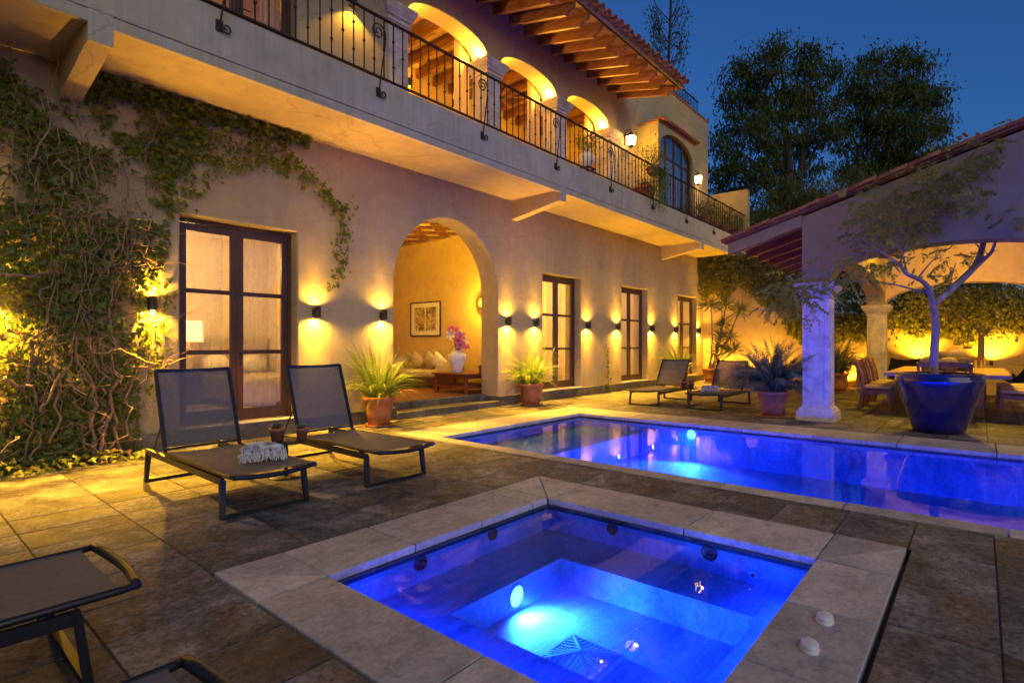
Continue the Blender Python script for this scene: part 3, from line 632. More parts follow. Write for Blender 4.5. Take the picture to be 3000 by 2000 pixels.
def half_tile(r0, r1, L, t=.014, n=8, up=True):
    mb = MB(); k = 0
    for (r_a, r_b) in ((r0, r1), (r0 - t, r1 - t)):
        for y, r_ in ((0, r_a), (L, r_b)):
            for j in range(n + 1):
                a_ = math.pi * j / n; mb.v.append((r_ * math.cos(a_), y, (1 if up else -1) * r_ * math.sin(a_)))
    m_ = n + 1
    for j in range(n):
        mb.f.append((j, j + 1, m_ + j + 1, m_ + j)); mb.f.append((2 * m_ + j, 3 * m_ + j, 3 * m_ + j + 1, 2 * m_ + j + 1)); mb.f.append((j, 2 * m_ + j, 2 * m_ + j + 1, j + 1)); mb.f.append((m_ + j, m_ + j + 1, 3 * m_ + j + 1, 3 * m_ + j))
    for j in (0, n): mb.f.append((j, m_ + j, 3 * m_ + j, 2 * m_ + j))
    return mb
cover = half_tile(.098, .082, .5).mesh('roof_tile', True); pan = half_tile(.09, .105, .5, up=False).mesh('roof_tile', True)
tr = random.Random(9); k = 0
for row in range(2):
    for i in range(48):
        x = 14.36 - i * .255; y0 = 6.02 + row * .4
        place('roof_tile', cover, 'tile', house, (x + tr.uniform(-.01, .01), y0 + tr.uniform(-.02, .02), zr(y0) + .36 + .05 + tr.uniform(-.006, .006)), (math.atan(.235) + .05 + tr.uniform(-.02, .02), tr.uniform(-.05, .05), tr.uniform(-.03, .03)))
        place('roof_tile', pan, 'tile', house, (x - .1275 + tr.uniform(-.01, .01), y0 + .03 + tr.uniform(-.02, .02), zr(y0) + .36 + .06), (math.atan(.235) + .03, 0, tr.uniform(-.02, .02)))
# ---- bay with arched window
bx0, bx1, by = 15.34, 18.12, 7.33
wl = onY(1935, 470, by).x; wr = onY(2030, 520, by).x; wt = onY(1960, 388, by).z
wall_y(shape(rect(bx0, bx1, 5.19, 8.02), [arch(wl, wr, 5.25, wt - .55, .55, 18)], .22, .015), by, by + .22).build('bay_front', 'wall', house)
MB().box(bx0, bx0 + .2, by + .221, 8.0, 5.19, 8.015).build('bay_side', 'wall', house); MB().box(bx1 - .2, bx1, by + .221, 8.0, 5.19, 8.015).build('bay_side', 'wall', house)
MB().box(bx0 - .04, bx1 + .04, by - .03, 8.0, 8.022, 8.06).build('bay_roof', 'tile', house)
ct = half_tile(.085, .075, .3).mesh('bay_tile', True)
for i in range(17): place('bay_tile', ct, 'tile', house, (bx0 + .06 + i * .168, by - .16 + tr.uniform(-.01, .01), 8.055), (.12, tr.uniform(-.06, .06), 0))
bw = MB(); ring = arch(wl, wr, 5.26, wt - .55, .55, 18); inner = arch(wl + .06, wr - .06, 5.32, wt - .55, .49, 18)
bwin = wall_y(shape(ring, [inner], .07), by + .10, by + .17).build('bay_window', 'door', house)
n_ = 4
for i in range(1, n_):
    x = wl + (wr - wl) * i / n_; dx = (x - (wl + wr) / 2) / ((wr - wl) / 2); zt = wt - .55 + .5 * math.sqrt(max(0, 1 - dx * dx))
    MB().cbox(x - .03, x + .03, by + .105, by + .165, 5.3, zt, .004).build('mullion', 'door', bwin)
MB().cbox(wl + .05, wr - .05, by + .108, by + .162, wt - .78, wt - .72, .004).build('transom', 'door', bwin)
wall_y(shape(arch(wl + .05, wr - .05, 5.3, wt - .55, .5, 18), [], .006), by + .132, by + .138).build('pane', 'glass', bwin)
MB().box(bx0 + .22, bx1 - .22, by + .5, by + .52, 5.2, 7.9).build('bay_curtain', 'linen', house)
# ---- railings
rail = MB().bar([(-4, 6.68, 6.125), (21.2, 6.68, 6.125)], .05, .022).build('balcony_railing', 'iron', house)
MB().bar([(-4, 6.68, 5.245), (21.2, 6.68, 5.245)], .045, .022).build('bottom_bar', 'iron', rail)
def baluster(two):
    mb = MB().box(-.0075, .0075, -.0075, .0075, 5.25, 6.12)
    for z in ((5.48, 5.86) if two else (5.67,)): mb.lathe([(.008, z - .016), (.02, z - .012), (.022, z), (.02, z + .012), (.008, z + .016)], 8)
    return mb.mesh('baluster')
bm1, bm2 = baluster(False), baluster(True)
for i in range(122):
    x = .30 + i * .1718
    if x < 21.15: place('baluster', bm1 if i % 2 else bm2, 'iron', rail, (x, 6.68, 0))
def spiral(c, r0, turns, a0, dirn, n=26): return [(c[0] + r0 * (1 - .82 * t / n) * math.cos(a0 + dirn * turns * 2 * math.pi * t / n), c[1] + r0 * (1 - .82 * t / n) * math.sin(a0 + dirn * turns * 2 * math.pi * t / n)) for t in range(n + 1)]
sc_pts = spiral((-.035, 5.86), .125, 1.75, 0, 1)
low = spiral((.05, 4.985), .065, 1.3, math.pi, 1, 18)
path = [(q[0], 0, q[1]) for q in reversed(low)] + [(-.012, 0, 5.06), (.02, 0, 5.3), (.06, 0, 5.55), (.09, 0, 5.76)] + [(q[0], 0, q[1]) for q in sc_pts]
sm = MB().bar(path, .016, .012, up=(0, 1, 0)); sm.cbox(-.06, .02, .012, .03, 4.93, 5.06, .003); smesh = sm.mesh('scroll_bracket')
for k in range(10): place('scroll_bracket', smesh, 'iron', rail, (.46 + 2.184 * k, 6.618, 0))
# roof terrace rail on the far block
r2 = MB().bar([(14.5, 8.2, 10.56), (20.6, 8.2, 10.56)], .04, .02).build('roof_railing', 'iron', house); MB().bar([(14.5, 8.2, 10.02), (20.6, 8.2, 10.02)], .03, .02).build('bottom_bar', 'iron', r2)
b3 = MB().box(-.008, .008, -.008, .008, 9.93, 10.55).mesh('baluster')
for i in range(44): place('baluster', b3, 'iron', r2, (14.5 + i * .14, 8.2, 0))
# ================================================================ dining pavilion
pav = thing('pavilion', 'open dining pavilion with arched gable, stone columns and tiled roof', 'pavilion', (0, 0, 0))
PX0, PX1, PYL, PW = 10.87, 18.2, 2.444, .44
def ptop(y): return 3.404 + (3.821 - y) * .2825 if y > -1.52 else 3.404 + (3.821 + 3.04 + y) * .2825
def gable(xf, nm):
    o_ = [(PYL, 2.44), (PYL, ptop(PYL) - .16), (-1.52, ptop(-1.52) - .16), (-5.48, ptop(-5.48) - .16), (-5.48, 2.44), (-5.04, 2.44)]
    for (u0, u1) in ((-5.04, -1.74), (-1.30, 2.0)):
        c_, r_ = (u0 + u1) / 2, (u1 - u0) / 2
        o_ += [(c_ - r_ * math.cos(math.pi * q / 24), 2.44 + .50 * math.sin(math.pi * q / 24) ** .85) for q in range(1, 24)] + [(u1, 2.44)] + ([(-1.30, 2.44)] if u1 < 0 else [])
    return wall_x(shape(o_, [], PW, .015), xf, xf + PW).build(nm, 'gable' if 'rear' not in nm else 'ochre', pav)  # rear gable's ochre holds the warm interior light in its colour
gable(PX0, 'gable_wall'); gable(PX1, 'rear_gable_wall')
for yy in (2.0, -5.48):
    o_ = [(PX0 + PW + .001, 2.44)] + [((PX0 + PW + PX1) / 2 - (PX1 - PX0 - PW) / 2 * math.cos(math.pi * q / 24), 2.44 + .62 * math.sin(math.pi * q / 24) ** .8) for q in range(1, 24)] + [(PX1 - .001, 2.44), (PX1 - .001, ptop(PYL) - .2), (PX0 + PW + .001, ptop(PYL) - .2)]
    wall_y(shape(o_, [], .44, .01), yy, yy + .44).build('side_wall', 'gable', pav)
for xx in (PX0 + .22, PX1 + .22):
    for yy in (2.222, -1.52, -5.26): stone_column(pav, 'column', xx, yy, .216, .0, 2.16, 2.437)
def slope_box(mb, x0, x1, ya, yb, dz0, dz1):
    mb.prism([(x0, ya, ptop(ya) + dz0), (x0, yb, ptop(yb) + dz0), (x0, yb, ptop(yb) + dz1), (x0, ya, ptop(ya) + dz1)], (x1 - x0, 0, 0)); return mb
for ya, yb in ((3.78, -1.52), (-1.52, -6.8)):
    slope_box(MB(), PX0 + .02, PX1 + .6, ya, yb, -.125, -.10).build('roof_boards', 'redwood', pav); slope_box(MB(), PX0 - .03, PX1 + .65, ya, yb, -.098, -.05).build('roof_slope', 'tile', pav)
for k in range(10): slope_box(MB(), PX0 + .35 + k * .78, PX0 + .44 + k * .78, 3.74, 2.45, -.27, -.127).build('rafter', 'redwood', pav)
for k in range(9): slope_box(MB(), PX0 + .6 + k * .78, PX0 + .7 + k * .78, 1.98, -1.5, -.28, -.127).build('rafter', 'redwood', pav); slope_box(MB(), PX0 + .6 + k * .78, PX0 + .7 + k * .78, -1.54, -5.0, -.28, -.127).build('rafter', 'redwood', pav)
slope_box(MB(), PX0 + .0, PX0 + .17, 3.74, 2.446, -.33, -.128).build('verge_beam', 'gable', pav)
vt = half_tile(.085, .072, .50).mesh('verge_tile', True)
sl_ = math.atan(.2825); vr = random.Random(4)
for k in range(13):
    y = 3.84 - k * .415
    if y < -1.4: break
    place('verge_tile', vt, 'tile', pav, (PX0 - .012 + vr.uniform(-.012, .012), y, ptop(y) - .075 + vr.uniform(-.008, .008)), (sl_ + .06 + vr.uniform(-.02, .02), vr.uniform(-.08, .08), math.pi + vr.uniform(-.03, .03)))
et = half_tile(.09, .08, .45).mesh('eave_tile', True)
for k in range(30): place('eave_tile', et, 'tile', pav, (PX0 + .12 + k * .255, 3.87, ptop(3.87) - .07), (sl_, vr.uniform(-.05, .05), math.pi))
# pavilion lamps
lamp('SPOT', 'ceiling_lamp_light', (14.4, .5, 3.62), 900, GOLD, None, .12, (0, 0, -1), 118, .7); lamp('POINT', 'pavilion_fill', (15.6, .4, 3.0), 330, GOLD, None, .12)  # the point light is added fill for the pavilion interior
cl = thing('ceiling_lamp', 'glowing pendant lamp hidden under the pavilion roof', 'lamp', (14.4, .6, 3.5)); MB().lathe([(.03, .25), (.05, .12), (.13, .02), (.13, -.02)], 16).build('canopy', 'lampmetal', cl, True); MB().lathe([(0, -.06), (.06, -.04), (.09, .0), (.07, .03)], 14).build('bulb', 'lantern', cl, True)
def up_sconce(label, loc, nrm, w, wcol=AMBER, parent_grp=None, mt='lampmetal', r=.11, h=.2):
    """half-round shield lamp open above and below"""
    t = thing('shield_sconce', label, 'wall lamp', loc, math.atan2(nrm[1], nrm[0]) - math.pi / 2, parent_grp)
    MB().lathe([(r, -h / 2), (r * 1.03, 0), (r, h / 2), (r - .006, h / 2), (r - .006, -h / 2)], 14, a0=0, a1=math.pi).build('shield', mt, t, True)
    MB().lathe([(0, -.05), (.022, -.035), (.022, .035), (0, .05)], 8, (0, r * .45, 0)).build('bulb', 'bulb', t, True)
    lamp('POINT', 'glow', (0, r * .5, 0), w, wcol, t, .03); return t
up_sconce('shield wall lamp glowing inside the pavilion above the left arch', onY(2542, 785, 2.06) - Vector((0, .04, 0)), (0, -1), 40, parent_grp=None)
# ================================================================ garden walls and planter
GX = 20.5
gw = wall_x(shape([(8.0, 0), (8.0, 4.45), (4.4, 4.45), (4.3, 2.1), (-14, 2.1), (-14, 0)], [], .25, .01), GX, GX + .25)
gwo = tag(gw.build('garden_wall', 'gwall'), 'ochre garden wall with ivy closing off the far end of the terrace', 'wall')
pl = thing('planter', 'long raised planting bed against the garden wall behind the dining table', 'planter', (0, 0, 0))
MB().cbox(19.55, 19.7, -8, 2.9, -.03, .78, .012).build('front', 'gwall', pl); MB().cbox(19.7, 20.49, 2.75, 2.9, -.03, .78, .012).build('end', 'gwall', pl); MB().box(19.7, 20.49, -8, 2.75, 0, .74).build('soil', 'soil', pl)
def ground_spot(label, loc, aim, w, spot=110, col=WARM):
    t = thing('garden_spotlight', label, 'spotlight', loc, 0, 'garden spotlights'); a_ = Vector(aim).normalized(); q = a_.to_track_quat('Z', 'Y').to_matrix().to_4x4()
    mb = MB().lathe([(0, -.06), (.035, -.06), (.04, .05), (.034, .05), (.03, .0), (0, .0)], 14); mb.v = [tuple(q @ Vector(p) + Vector((0, 0, .09))) for p in mb.v]; mb.build('housing', 'lampmetal', t, True)
    mb = MB().lathe([(.03, .01), (0, .012)], 14); mb.v = [tuple(q @ Vector(p) + Vector((0, 0, .09))) for p in mb.v]; mb.build('lens', 'bulb', t, True)
    MB().tube([(0, 0, -.02), (0, 0, .05)], .012, 8).build('spike', 'lampmetal', t)
    lamp('SPOT', 'beam', Vector((0, 0, .09)) + a_ * .06, w, col, t, .03, aim, spot, 1.0); return t
ground_spot('garden spotlight in the planter, left of the tree trunk', (20.22, 1.42, .74), (.22, .0, 1), 520, 150)
ground_spot('garden spotlight in the planter just right of the tree trunk', (20.22, -.22, .74), (.22, 0, 1), 520, 150)
ground_spot('garden spotlight on the ground behind the dracaena and the lounger', (20.2, 5.72, .02), (.30, 0, 1), 620, 150)
ground_spot('garden spotlight on the ground behind the fern beside the rear column', (20.2, 3.25, .02), (.32, 0, 1), 420, 150)
ground_spot('garden spotlight in the corner behind the dracaena pot', (19.95, 7.2, .02), (-.1, -.05, 1), 160, 150)
# ================================================================ wall lights
def sconce(label, x, z=1.86, k=1.0, kw=1.0):
    t = thing('wall_light', label, 'wall light', (x, 7.91, z), 0, 'up and down wall lights along the facade')
    n = 18; r, h = .056, .088
    MB().lathe([(r, -h), (r, h), (r - .004, h), (r - .004, -h), (r, -h)], n).build('body', 'lampmetal', t, True)
    MB().cbox(-.035, .035, r - .004, .091, -.05, .05, .004).build('mount', 'lampmetal', t)
    for s_ in (1, -1):
        mb = MB().lathe([(r - .006, 0), (0, .004 * s_)], n, (0, 0, s_ * (h - .045))); mb.build('bulb', 'bulb', t, True)
        lamp('SPOT', 'wash', (0, 0, s_ * (h - .012)), (85 if s_ > 0 else 190) * k * kw, GLOW, t, .02, (0, -.1, s_), 170, 1.0)
        lamp('SPOT', 'beam', (0, 0, s_ * (h - .006)), (250 if s_ > 0 else 1000) * k, AMBER if s_ > 0 else WARM, t, .03, (0, -.29 if s_ > 0 else -.5, s_), 66 if s_ > 0 else 88, 1.0)
    return t
for x, lb in ((.75, 'wall light glowing through the thick ivy at the left edge'), (2.33, 'wall light partly wrapped in ivy, left of the nearest French door'), (4.58, 'wall light just right of the nearest French door'), (5.85, 'wall light left of the arched porch, above the potted fern'),
              (9.19, 'wall light right of the arched porch, close to the arch'), (10.19, 'wall light left of the second French door, above its fern'), (12.44, 'wall light right of the second French door'), (14.01, 'wall light left of the frosted French door'),
              (16.19, 'wall light right of the frosted French door'), (17.99, 'wall light left of the farthest French door'), (19.98, 'wall light right of the farthest French door, nearest the dracaena')): sconce('black cylinder ' + lb, x, k=.85 + .3 * abs(math.sin(x * 12.9)), kw=3.2 if x < 1 else 1.9 if x < 3 else 1)
def lantern(label, x, z):
    t = thing('wall_lantern', label, 'lantern', (x, 7.78, z), 0, 'iron wall lanterns on the upper floor'); w0, w1 = .075, .115
    for sx, sy in ((-1, -1), (1, -1), (1, 1), (-1, 1)): MB().bar([(sx * w0, sy * w0, -.16), (sx * w1, sy * w1, .12)], .012, .012).build('post', 'iron', t)
    gm_ = MB(); sqmould(gm_, [(w0 - .006, -.155), (w1 - .006, .115)], 0, 0); gm_.build('glass', 'lantern', t)
    tp = MB(); sqmould(tp, [(w1 + .012, .12), (w1 + .012, .135), (.05, .2), (.03, .24), (.012, .25)], 0, 0); tp.build('roof', 'iron', t)
    bt = MB(); sqmould(bt, [(.02, -.21), (w0 * .6, -.18), (w0 + .008, -.165), (w0 + .008, -.155)], 0, 0); bt.build('base', 'iron', t)
    MB().tube([(0, 0, .24), (0, .0, .30), (0, .08, .34), (0, .17, .30), (0, .2, .2), (0, .21, .0)], .01, 8).build('arm', 'iron', t); MB().cbox(-.04, .04, .205, .22, -.1, .25, .004).build('wall_plate', 'iron', t)
    lamp('POINT', 'flame', (0, -.16, -.03), 75, WARM, t, .05)
lantern('glowing iron lantern between the arcade and the bay window', 14.5, 7.3); lantern('glowing iron lantern right of the arched bay window', 19.5, 7.3)
# loggia lamps
for x in (8.66, 10.27, 10.62): up_sconce('copper shield lamp on the loggia back wall under the beams, %s' % {8.66: 'left one', 10.27: 'middle one', 10.62: 'right one'}[x], (x, 10.745, 7.78), (0, -1), 60, parent_grp='shield lamps on the loggia wall')
for i, (cx, lb) in enumerate(((6.02 + .50, 'first'), (8.58 - .09, 'second'), (8.58 + .53, 'third'), (11.10 - .09, 'fourth'), (11.10 + .53, 'fifth'), (13.63 - .09, 'last'))):
    t = thing('capital_uplight', 'tiny uplight resting on a loggia capital, %s from the left' % lb, 'uplight', (cx, 8.2, 7.445), 0, 'uplights on the loggia capitals')
    MB().lathe([(.02, 0), (.035, .002), (.035, .04), (.028, .04), (.02, .02), (0, .02)], 12).build('cup', 'lampmetal', t, True)
    lamp('POINT', 'glow', (0, 0, .07), 120 if i % 2 else 95, GLOW, t, .03)
wlp = thing('wall_lamp', 'lamp high on the upper wall left of the first arcade column', 'wall lamp', (5.25, 7.9, 7.0)); MB().lathe([(.02, .1), (.05, .02), (.09, -.04), (.084, -.04), (.04, .01)], 14).build('shade', 'lampmetal', wlp, True); MB().lathe([(0, -.03), (.02, -.01), (.015, .03)], 8).build('bulb', 'bulb', wlp, True)
MB().tube([(0, .1, .08), (0, 0, .12)], .012, 8).build('arm', 'lampmetal', wlp); lamp('SPOT', 'beam', (0, -.02, -.05), 60, WARM, wlp, .01, (0, .05, -1), 120, .4)
# added fill lights in rooms and loggia, then the porch wall lamp
lamp('POINT', 'bedroom_fill', (3.6, 10.6, 2.9), 230, (1, .58, .16), None, .15); lamp('POINT', 'sitting_room_fill', (11.3, 10.2, 2.9), 330, (1, .56, .12), None, .15)
lamp('POINT', 'guest_room_fill', (15.1, 9.7, 2.6), 150, (1, .56, .12), None, .15); lamp('POINT', 'end_room_fill', (19.1, 9.7, 2.6), 110, (1, .56, .12), None, .15)
lamp('POINT', 'loggia_fill', (8.4, 9.4, 6.9), 55, AMBER, None, .12); lamp('POINT', 'loggia_fill', (12.0, 9.4, 6.9), 55, AMBER, None, .12); lamp('POINT', 'upper_room_fill', (3.6, 9.6, 7.4), 30, AMBER, None, .12)
pw = thing('porch_lamp', 'dark round wall lamp half hidden behind the porch arch', 'wall lamp', (9.62, 9.15, 2.35)); mb = MB().lathe([(.16, 0), (.16, .02), (.12, .03), (0, .03)], 20); mb.v = [(-z, y, x) for x, y, z in mb.v]; mb.build('plate', 'lampmetal', pw, True)
MB().lathe([(0, -.05), (.03, -.03), (.03, .03), (0, .05)], 8, (.05, 0, 0)).build('bulb', 'bulb', pw, True); lamp('POINT', 'glow', (-.12, 0, 0), 110, GOLD, pw, .05); lamp('POINT', 'porch_fill', (7.3, 10.2, 3.6), 190, GOLD, None, .15)  # the second point is fill added under the porch ceiling, no fixture
# ================================================================ furniture seen through the openings
def wavy(x0, x1, z0, z1, y, amp=.03, waves=9, n=60, taper=None):
    mb = MB()
    for i in range(n + 1):
        u = i / n; x = x0 + (x1 - x0) * u; yy = y + amp * math.sin(u * waves * 2 * math.pi) + amp * .4 * math.sin(u * waves * 4.7 + 1)
        mb.v += [(x, yy, z0), (x + (.02 * math.sin(u * 20)), yy * .0 + y + (yy - y) * .6, z1)]
    for i in range(n): mb.f.append((2 * i, 2 * i + 2, 2 * i + 3, 2 * i + 1))
    return mb
for x0, x1, lb, mt in ((2.72, 3.42, 'sheer white curtain behind the left leaf of the nearest French door', 'sheer'), (3.55, 4.26, 'sheer curtain behind the right leaf of the nearest French door', 'sheer'), (11.45, 12.1, 'sheer curtain behind the right leaf of the second French door', 'sheer'),
                       (14.4, 15.9, 'cream curtain behind the frosted French door', 'linen'), (18.35, 19.86, 'cream curtain behind the farthest French door', 'linen')):
    tag(wavy(x0, x1, .27, 3.2, 8.58, .035, 5).build('curtain', mt, None, True), lb, 'curtain', 'ground floor curtains')
for x0, x1, lb in ((8.14, 8.56, 'long drape hanging left of the second arcade column'), (10.62, 11.08, 'long drape hanging left of the third arcade column'), (13.2, 13.61, 'long drape hanging left of the last arcade column')):
    tag(wavy(x0, x1, 5.22, 7.9, 8.55, .035, 5, 40).build('drape', 'drape', None, True), lb, 'drape', 'loggia drapes')
tag(wavy(4.0, 4.3, 5.25, 7.7, 8.6, .03, 4, 30).build('drape', 'drape', None, True), 'yellow lit drape behind the upper balcony door', 'drape')
# bedroom
bed = thing('bed', 'bed with tufted pale headboard seen through the nearest French door', 'bed', (5.0, 11.0, .2))
MB().cbox(-.75, .75, -1.4, 1.05, .12, .55, .05).build('mattress', 'linen', bed); MB().cbox(-.78, .78, 1.06, 1.14, .1, 1.35, .02).build('headboard', 'linen', bed)
for i in range(8):
    for j in (0, 1): x = -.66 + i * .19; MB().prism([(x - .085, 1.055, 1.0 + j * .16), (x + .085, 1.055, 1.0 + j * .16), (x, 1.035, 1.14 + j * .16)], (0, .02, 0)).build('tuft', 'drape', bed)
for x in (-.38, .38):
    mb = MB().lathe([(0, -.2), (.2, -.17), (.3, 0), (.2, .17), (0, .2)], 16, sy=.4); q = Matrix.Translation((x, .85, .75)) @ Matrix.Rotation(-.4, 4, 'X'); mb.v = [tuple(q @ Vector(p)) for p in mb.v]; mb.build('pillow', 'white', bed, True)
ns = thing('nightstand', 'small nightstand beside the bed, carrying the glowing lamp', 'nightstand', (4.02, 11.75, .2)); MB().cbox(-.25, .25, -.2, .2, .05, .6, .01).build('cabinet', 'redwood', ns); MB().cbox(-.2, .2, -.215, -.2, .32, .55, .005).build('drawer', 'redwood', ns)
tl_ = thing('table_lamp', 'glowing drum shade lamp on the nightstand', 'lamp', (4.05, 11.7, .8)); MB().lathe([(.1, 0), (.1, .03), (.05, .06), (.09, .2), (.1, .35), (.03, .5), (.02, .62)], 18).build('base', 'cantera', tl_, True); MB().lathe([(.26, .6), (.24, 1.0)], 24).build('shade', 'shade', tl_, True)
ch = thing('slipper_chair', 'pale carved chair standing left in the bedroom', 'chair', (2.75, 10.6, .2)); MB().cbox(-.3, .3, -.3, .3, .3, .48, .04).build('seat', 'linen', ch); MB().prism([(-.3, .3, .45), (.3, .3, .45), (.3, .3, .9), (.15, .3, 1.1), (0, .3, 1.35), (-.15, .3, 1.1), (-.3, .3, .9)], (0, .07, 0)).build('backrest', 'linen', ch)
for sx in (-1, 1):
    for sy in (-1, 1): MB().tube([(sx * .26, sy * .26, 0), (sx * .26, sy * .26, .31)], .025, 8).build('leg', 'redwood', ch)
# sitting room
cn = thing('console_table', 'console table inside the second French door', 'table', (11.25, 10.7, .2)); MB().cbox(-.6, .6, -.22, .22, .78, .83, .008).build('top', 'redwood', cn); MB().cbox(-.55, .55, -.18, .18, .25, .29, .006).build('shelf', 'redwood', cn)
for sx in (-1, 1):
    for sy in (-1, 1): MB().cbox(sx * .55 - .03, sx * .55 + .03, sy * .18 - .03, sy * .18 + .03, 0, .78, .004).build('leg', 'redwood', cn)
dl = thing('table_lamp', 'table lamp with dark conical shade inside the second French door', 'lamp', (11.5, 10.65, 1.03)); MB().lathe([(.1, 0), (.1, .02), (.03, .05), (.05, .2), (.02, .42)], 16).build('base', 'white', dl, True); MB().lathe([(.26, .4), (.15, .85)], 24).build('shade', 'drape', dl, True)
def picture(label, c, nrm, w, h, seed, mt_frame='metal', cat='picture'):
    t = thing('picture_frame', label, cat, c, math.atan2(nrm[1], nrm[0]) + math.pi / 2)
    for q in ((-w / 2, -w / 2 + .025, -h / 2, h / 2), (w / 2 - .025, w / 2, -h / 2, h / 2), (-w / 2 + .025, w / 2 - .025, -h / 2, -h / 2 + .025), (-w / 2 + .025, w / 2 - .025, h / 2 - .025, h / 2)): MB().cbox(q[0], q[1], -.03, .01, q[2], q[3], .004).build('frame_side', mt_frame, t)
    m_, nt_, b_m, o_m = mat('sketch_%d' % seed); v_ = coords(nt_, (1, 1, 1)); f_ = noise(nt_, v_, 6 + seed, 6, .7, 1.5); nt_.links.new(ramp(nt_, f_, [(.40, (.10, .06, .03)), (.52, (.45, .33, .2)), (.62, (.66, .56, .42))]), b_m.inputs['Base Color'])
    MB().box(-w / 2 + .02, w / 2 - .02, -.008, .008, -h / 2 + .02, h / 2 - .02).build('mount', 'white', t)
    for sx in (-1, 1): MB().box(sx * w * .185 - w * .165, sx * w * .185 + w * .165, -.013, -.0085, -h * .34, h * .34).build('sketch', m_, t)
    return t
picture('framed pair of brown ink sketches on the lamplit porch wall', (9.765, 11.38, 2.03), (-1, 0), 1.22, .92, 1)
picture('framed picture on the sitting room wall behind the lamp', (12.1, 11.78, 2.0), (0, -1), .8, 1.0, 2)
# porch sofa
sf = thing('sofa', 'cream camel-back sofa with carved legs against the porch wall', 'sofa', (9.3, 11.0, .252))
MB().cbox(-.42, .36, -1.05, 1.15, .30, .46, .05).build('seat', 'linen', sf)
bp = [(-1.05, .3)] + [(-1.05 + 2.2 * i / 22, .82 + .09 * math.cos((i / 22 - .5) * 4 * math.pi) + (.06 if 7 < i < 15 else 0)) for i in range(23)] + [(1.15, .3)]
MB().prism([(.30, y, z) for y, z in bp], (.13, 0, 0)).build('backrest', 'linen', sf)
for yy in (-1.08, 1.12): MB().prism([(-.40, yy, .42), (-.40, yy, .60), (-.2, yy, .64), (.1, yy, .72), (.36, yy, .84), (.36, yy, .42)], (0, .08, 0)).build('arm', 'linen', sf)
for xx in (-.38, .3):
    for yy in (-.95, 1.05): MB().tube([(xx, yy, .32), (xx - .02, yy, .15), (xx, yy, 0)], [.035, .028, .02], 8).build('leg', 'redwood', sf)
for (yy, zz, ry, c_) in ((-.55, .66, -.3, 'white'), (-.25, .68, -.35, 'linen'), (.3, .67, -.3, 'drape')):
    t = tag(MB().lathe([(0, -.1), (.2, -.075), (.27, 0), (.2, .075), (0, .1)], 4).build('cushion', c_, None, True, (9.3 + .1, 11.0 + yy, .252 + zz)), '%s square cushion leaning on the porch sofa' % {'white': 'white', 'linen': 'cream', 'drape': 'tan'}[c_], 'cushion'); t.rotation_euler = (0, R(90) + ry, R(12))
# coffee table, vase with lilies, cactus pot
tb_ = thing('coffee_table', 'low reddish wooden table with shelf inside the porch', 'table', (8.98, 9.1, .252))
MB().cbox(-.5, .62, -.58, .58, .41, .45, .008).build('top', 'redwood', tb_)
for sx in (-.42, .54):
    for sy in (-.48, .48): MB().cbox(sx - .035, sx + .035, sy - .035, sy + .035, 0, .41, .005).build('leg', 'redwood', tb_)
for sy in (-.48, .48): MB().cbox(-.385, .505, sy - .02, sy + .02, .33, .408, .003).build('apron', 'redwood', tb_); MB().cbox(-.385, .505, sy - .02, sy + .02, .12, .17, .003).build('stretcher', 'redwood', tb_)
for sx in (-.42, .54): MB().cbox(sx - .02, sx + .02, -.445, .445, .33, .408, .003).build('apron', 'redwood', tb_); MB().cbox(sx - .02, sx + .02, -.445, .445, .12, .17, .003).build('stretcher', 'redwood', tb_)
for k in range(8): MB().cbox(-.38 + k * .11, -.285 + k * .11, -.44, .44, .171, .185, .003).build('shelf_slat', 'redwood', tb_)
vz = EYE + ray(1100 + 1050 / 4.48, 900 + 860 / 4.48) * ((.702 - 1.35) / ray(1100 + 1050 / 4.48, 900 + 860 / 4.48).z)
vs_ = thing('vase', 'large white ceramic vase of pink lilies on the porch table', 'vase', (vz.x + .05, vz.y, .702))
MB().lathe([(0, 0), (.10, 0), (.11, .03), (.15, .16), (.205, .30), (.215, .37), (.19, .43), (.12, .475), (.09, .5), (.105, .52), (.095, .52), (.08, .49)], 28).build('body', 'white', vs_, True)
lr = random.Random(12)
m_, nt_, b_m, o_m = mat('lily_petal'); b_m.inputs['Base Color'].default_value = (.62, .12, .20, 1); b_m.inputs['Roughness'].default_value = .5; M['lily'] = m_
m_, nt_, b_m, o_m = mat('lily_bud'); b_m.inputs['Base Color'].default_value = (.66, .55, .38, 1); M['bud'] = m_
for k in range(15):
    a_ = lr.uniform(0, 6.28); r_ = lr.uniform(.02, .22); z_ = lr.uniform(.66, 1.08) - r_ * .6; c_ = Vector((math.cos(a_) * r_, math.sin(a_) * r_, z_))
    n_ = Vector((math.cos(a_) * .5 - .4, math.sin(a_) * .5 - .7, .35 + lr.uniform(-.2, .4))).normalized(); q = n_.to_track_quat('Z', 'Y').to_matrix(); mb = MB()
    for p in range(6):
        rt = Matrix.Rotation(p * math.pi / 3, 3, 'Z'); pts = [(0, 0, 0), (.03, .028, .04), (.035, .1, .075), (0, .14, .055), (-.035, .1, .075), (-.03, .028, .04)]; mb.add([c_ + q @ (rt @ Vector(u)) for u in pts], [(0, 1, 5), (1, 2, 4, 5), (2, 3, 4)])
    mb.build('lily', 'lily' if k % 4 else 'bud', vs_, True, fix=False)
    MB().tube([(0, 0, .4), (c_.x * .4, c_.y * .4, .4 + (z_ - .4) * .5), tuple(c_)], .005, 5).build('stalk', 'fern', vs_)
mb = MB()
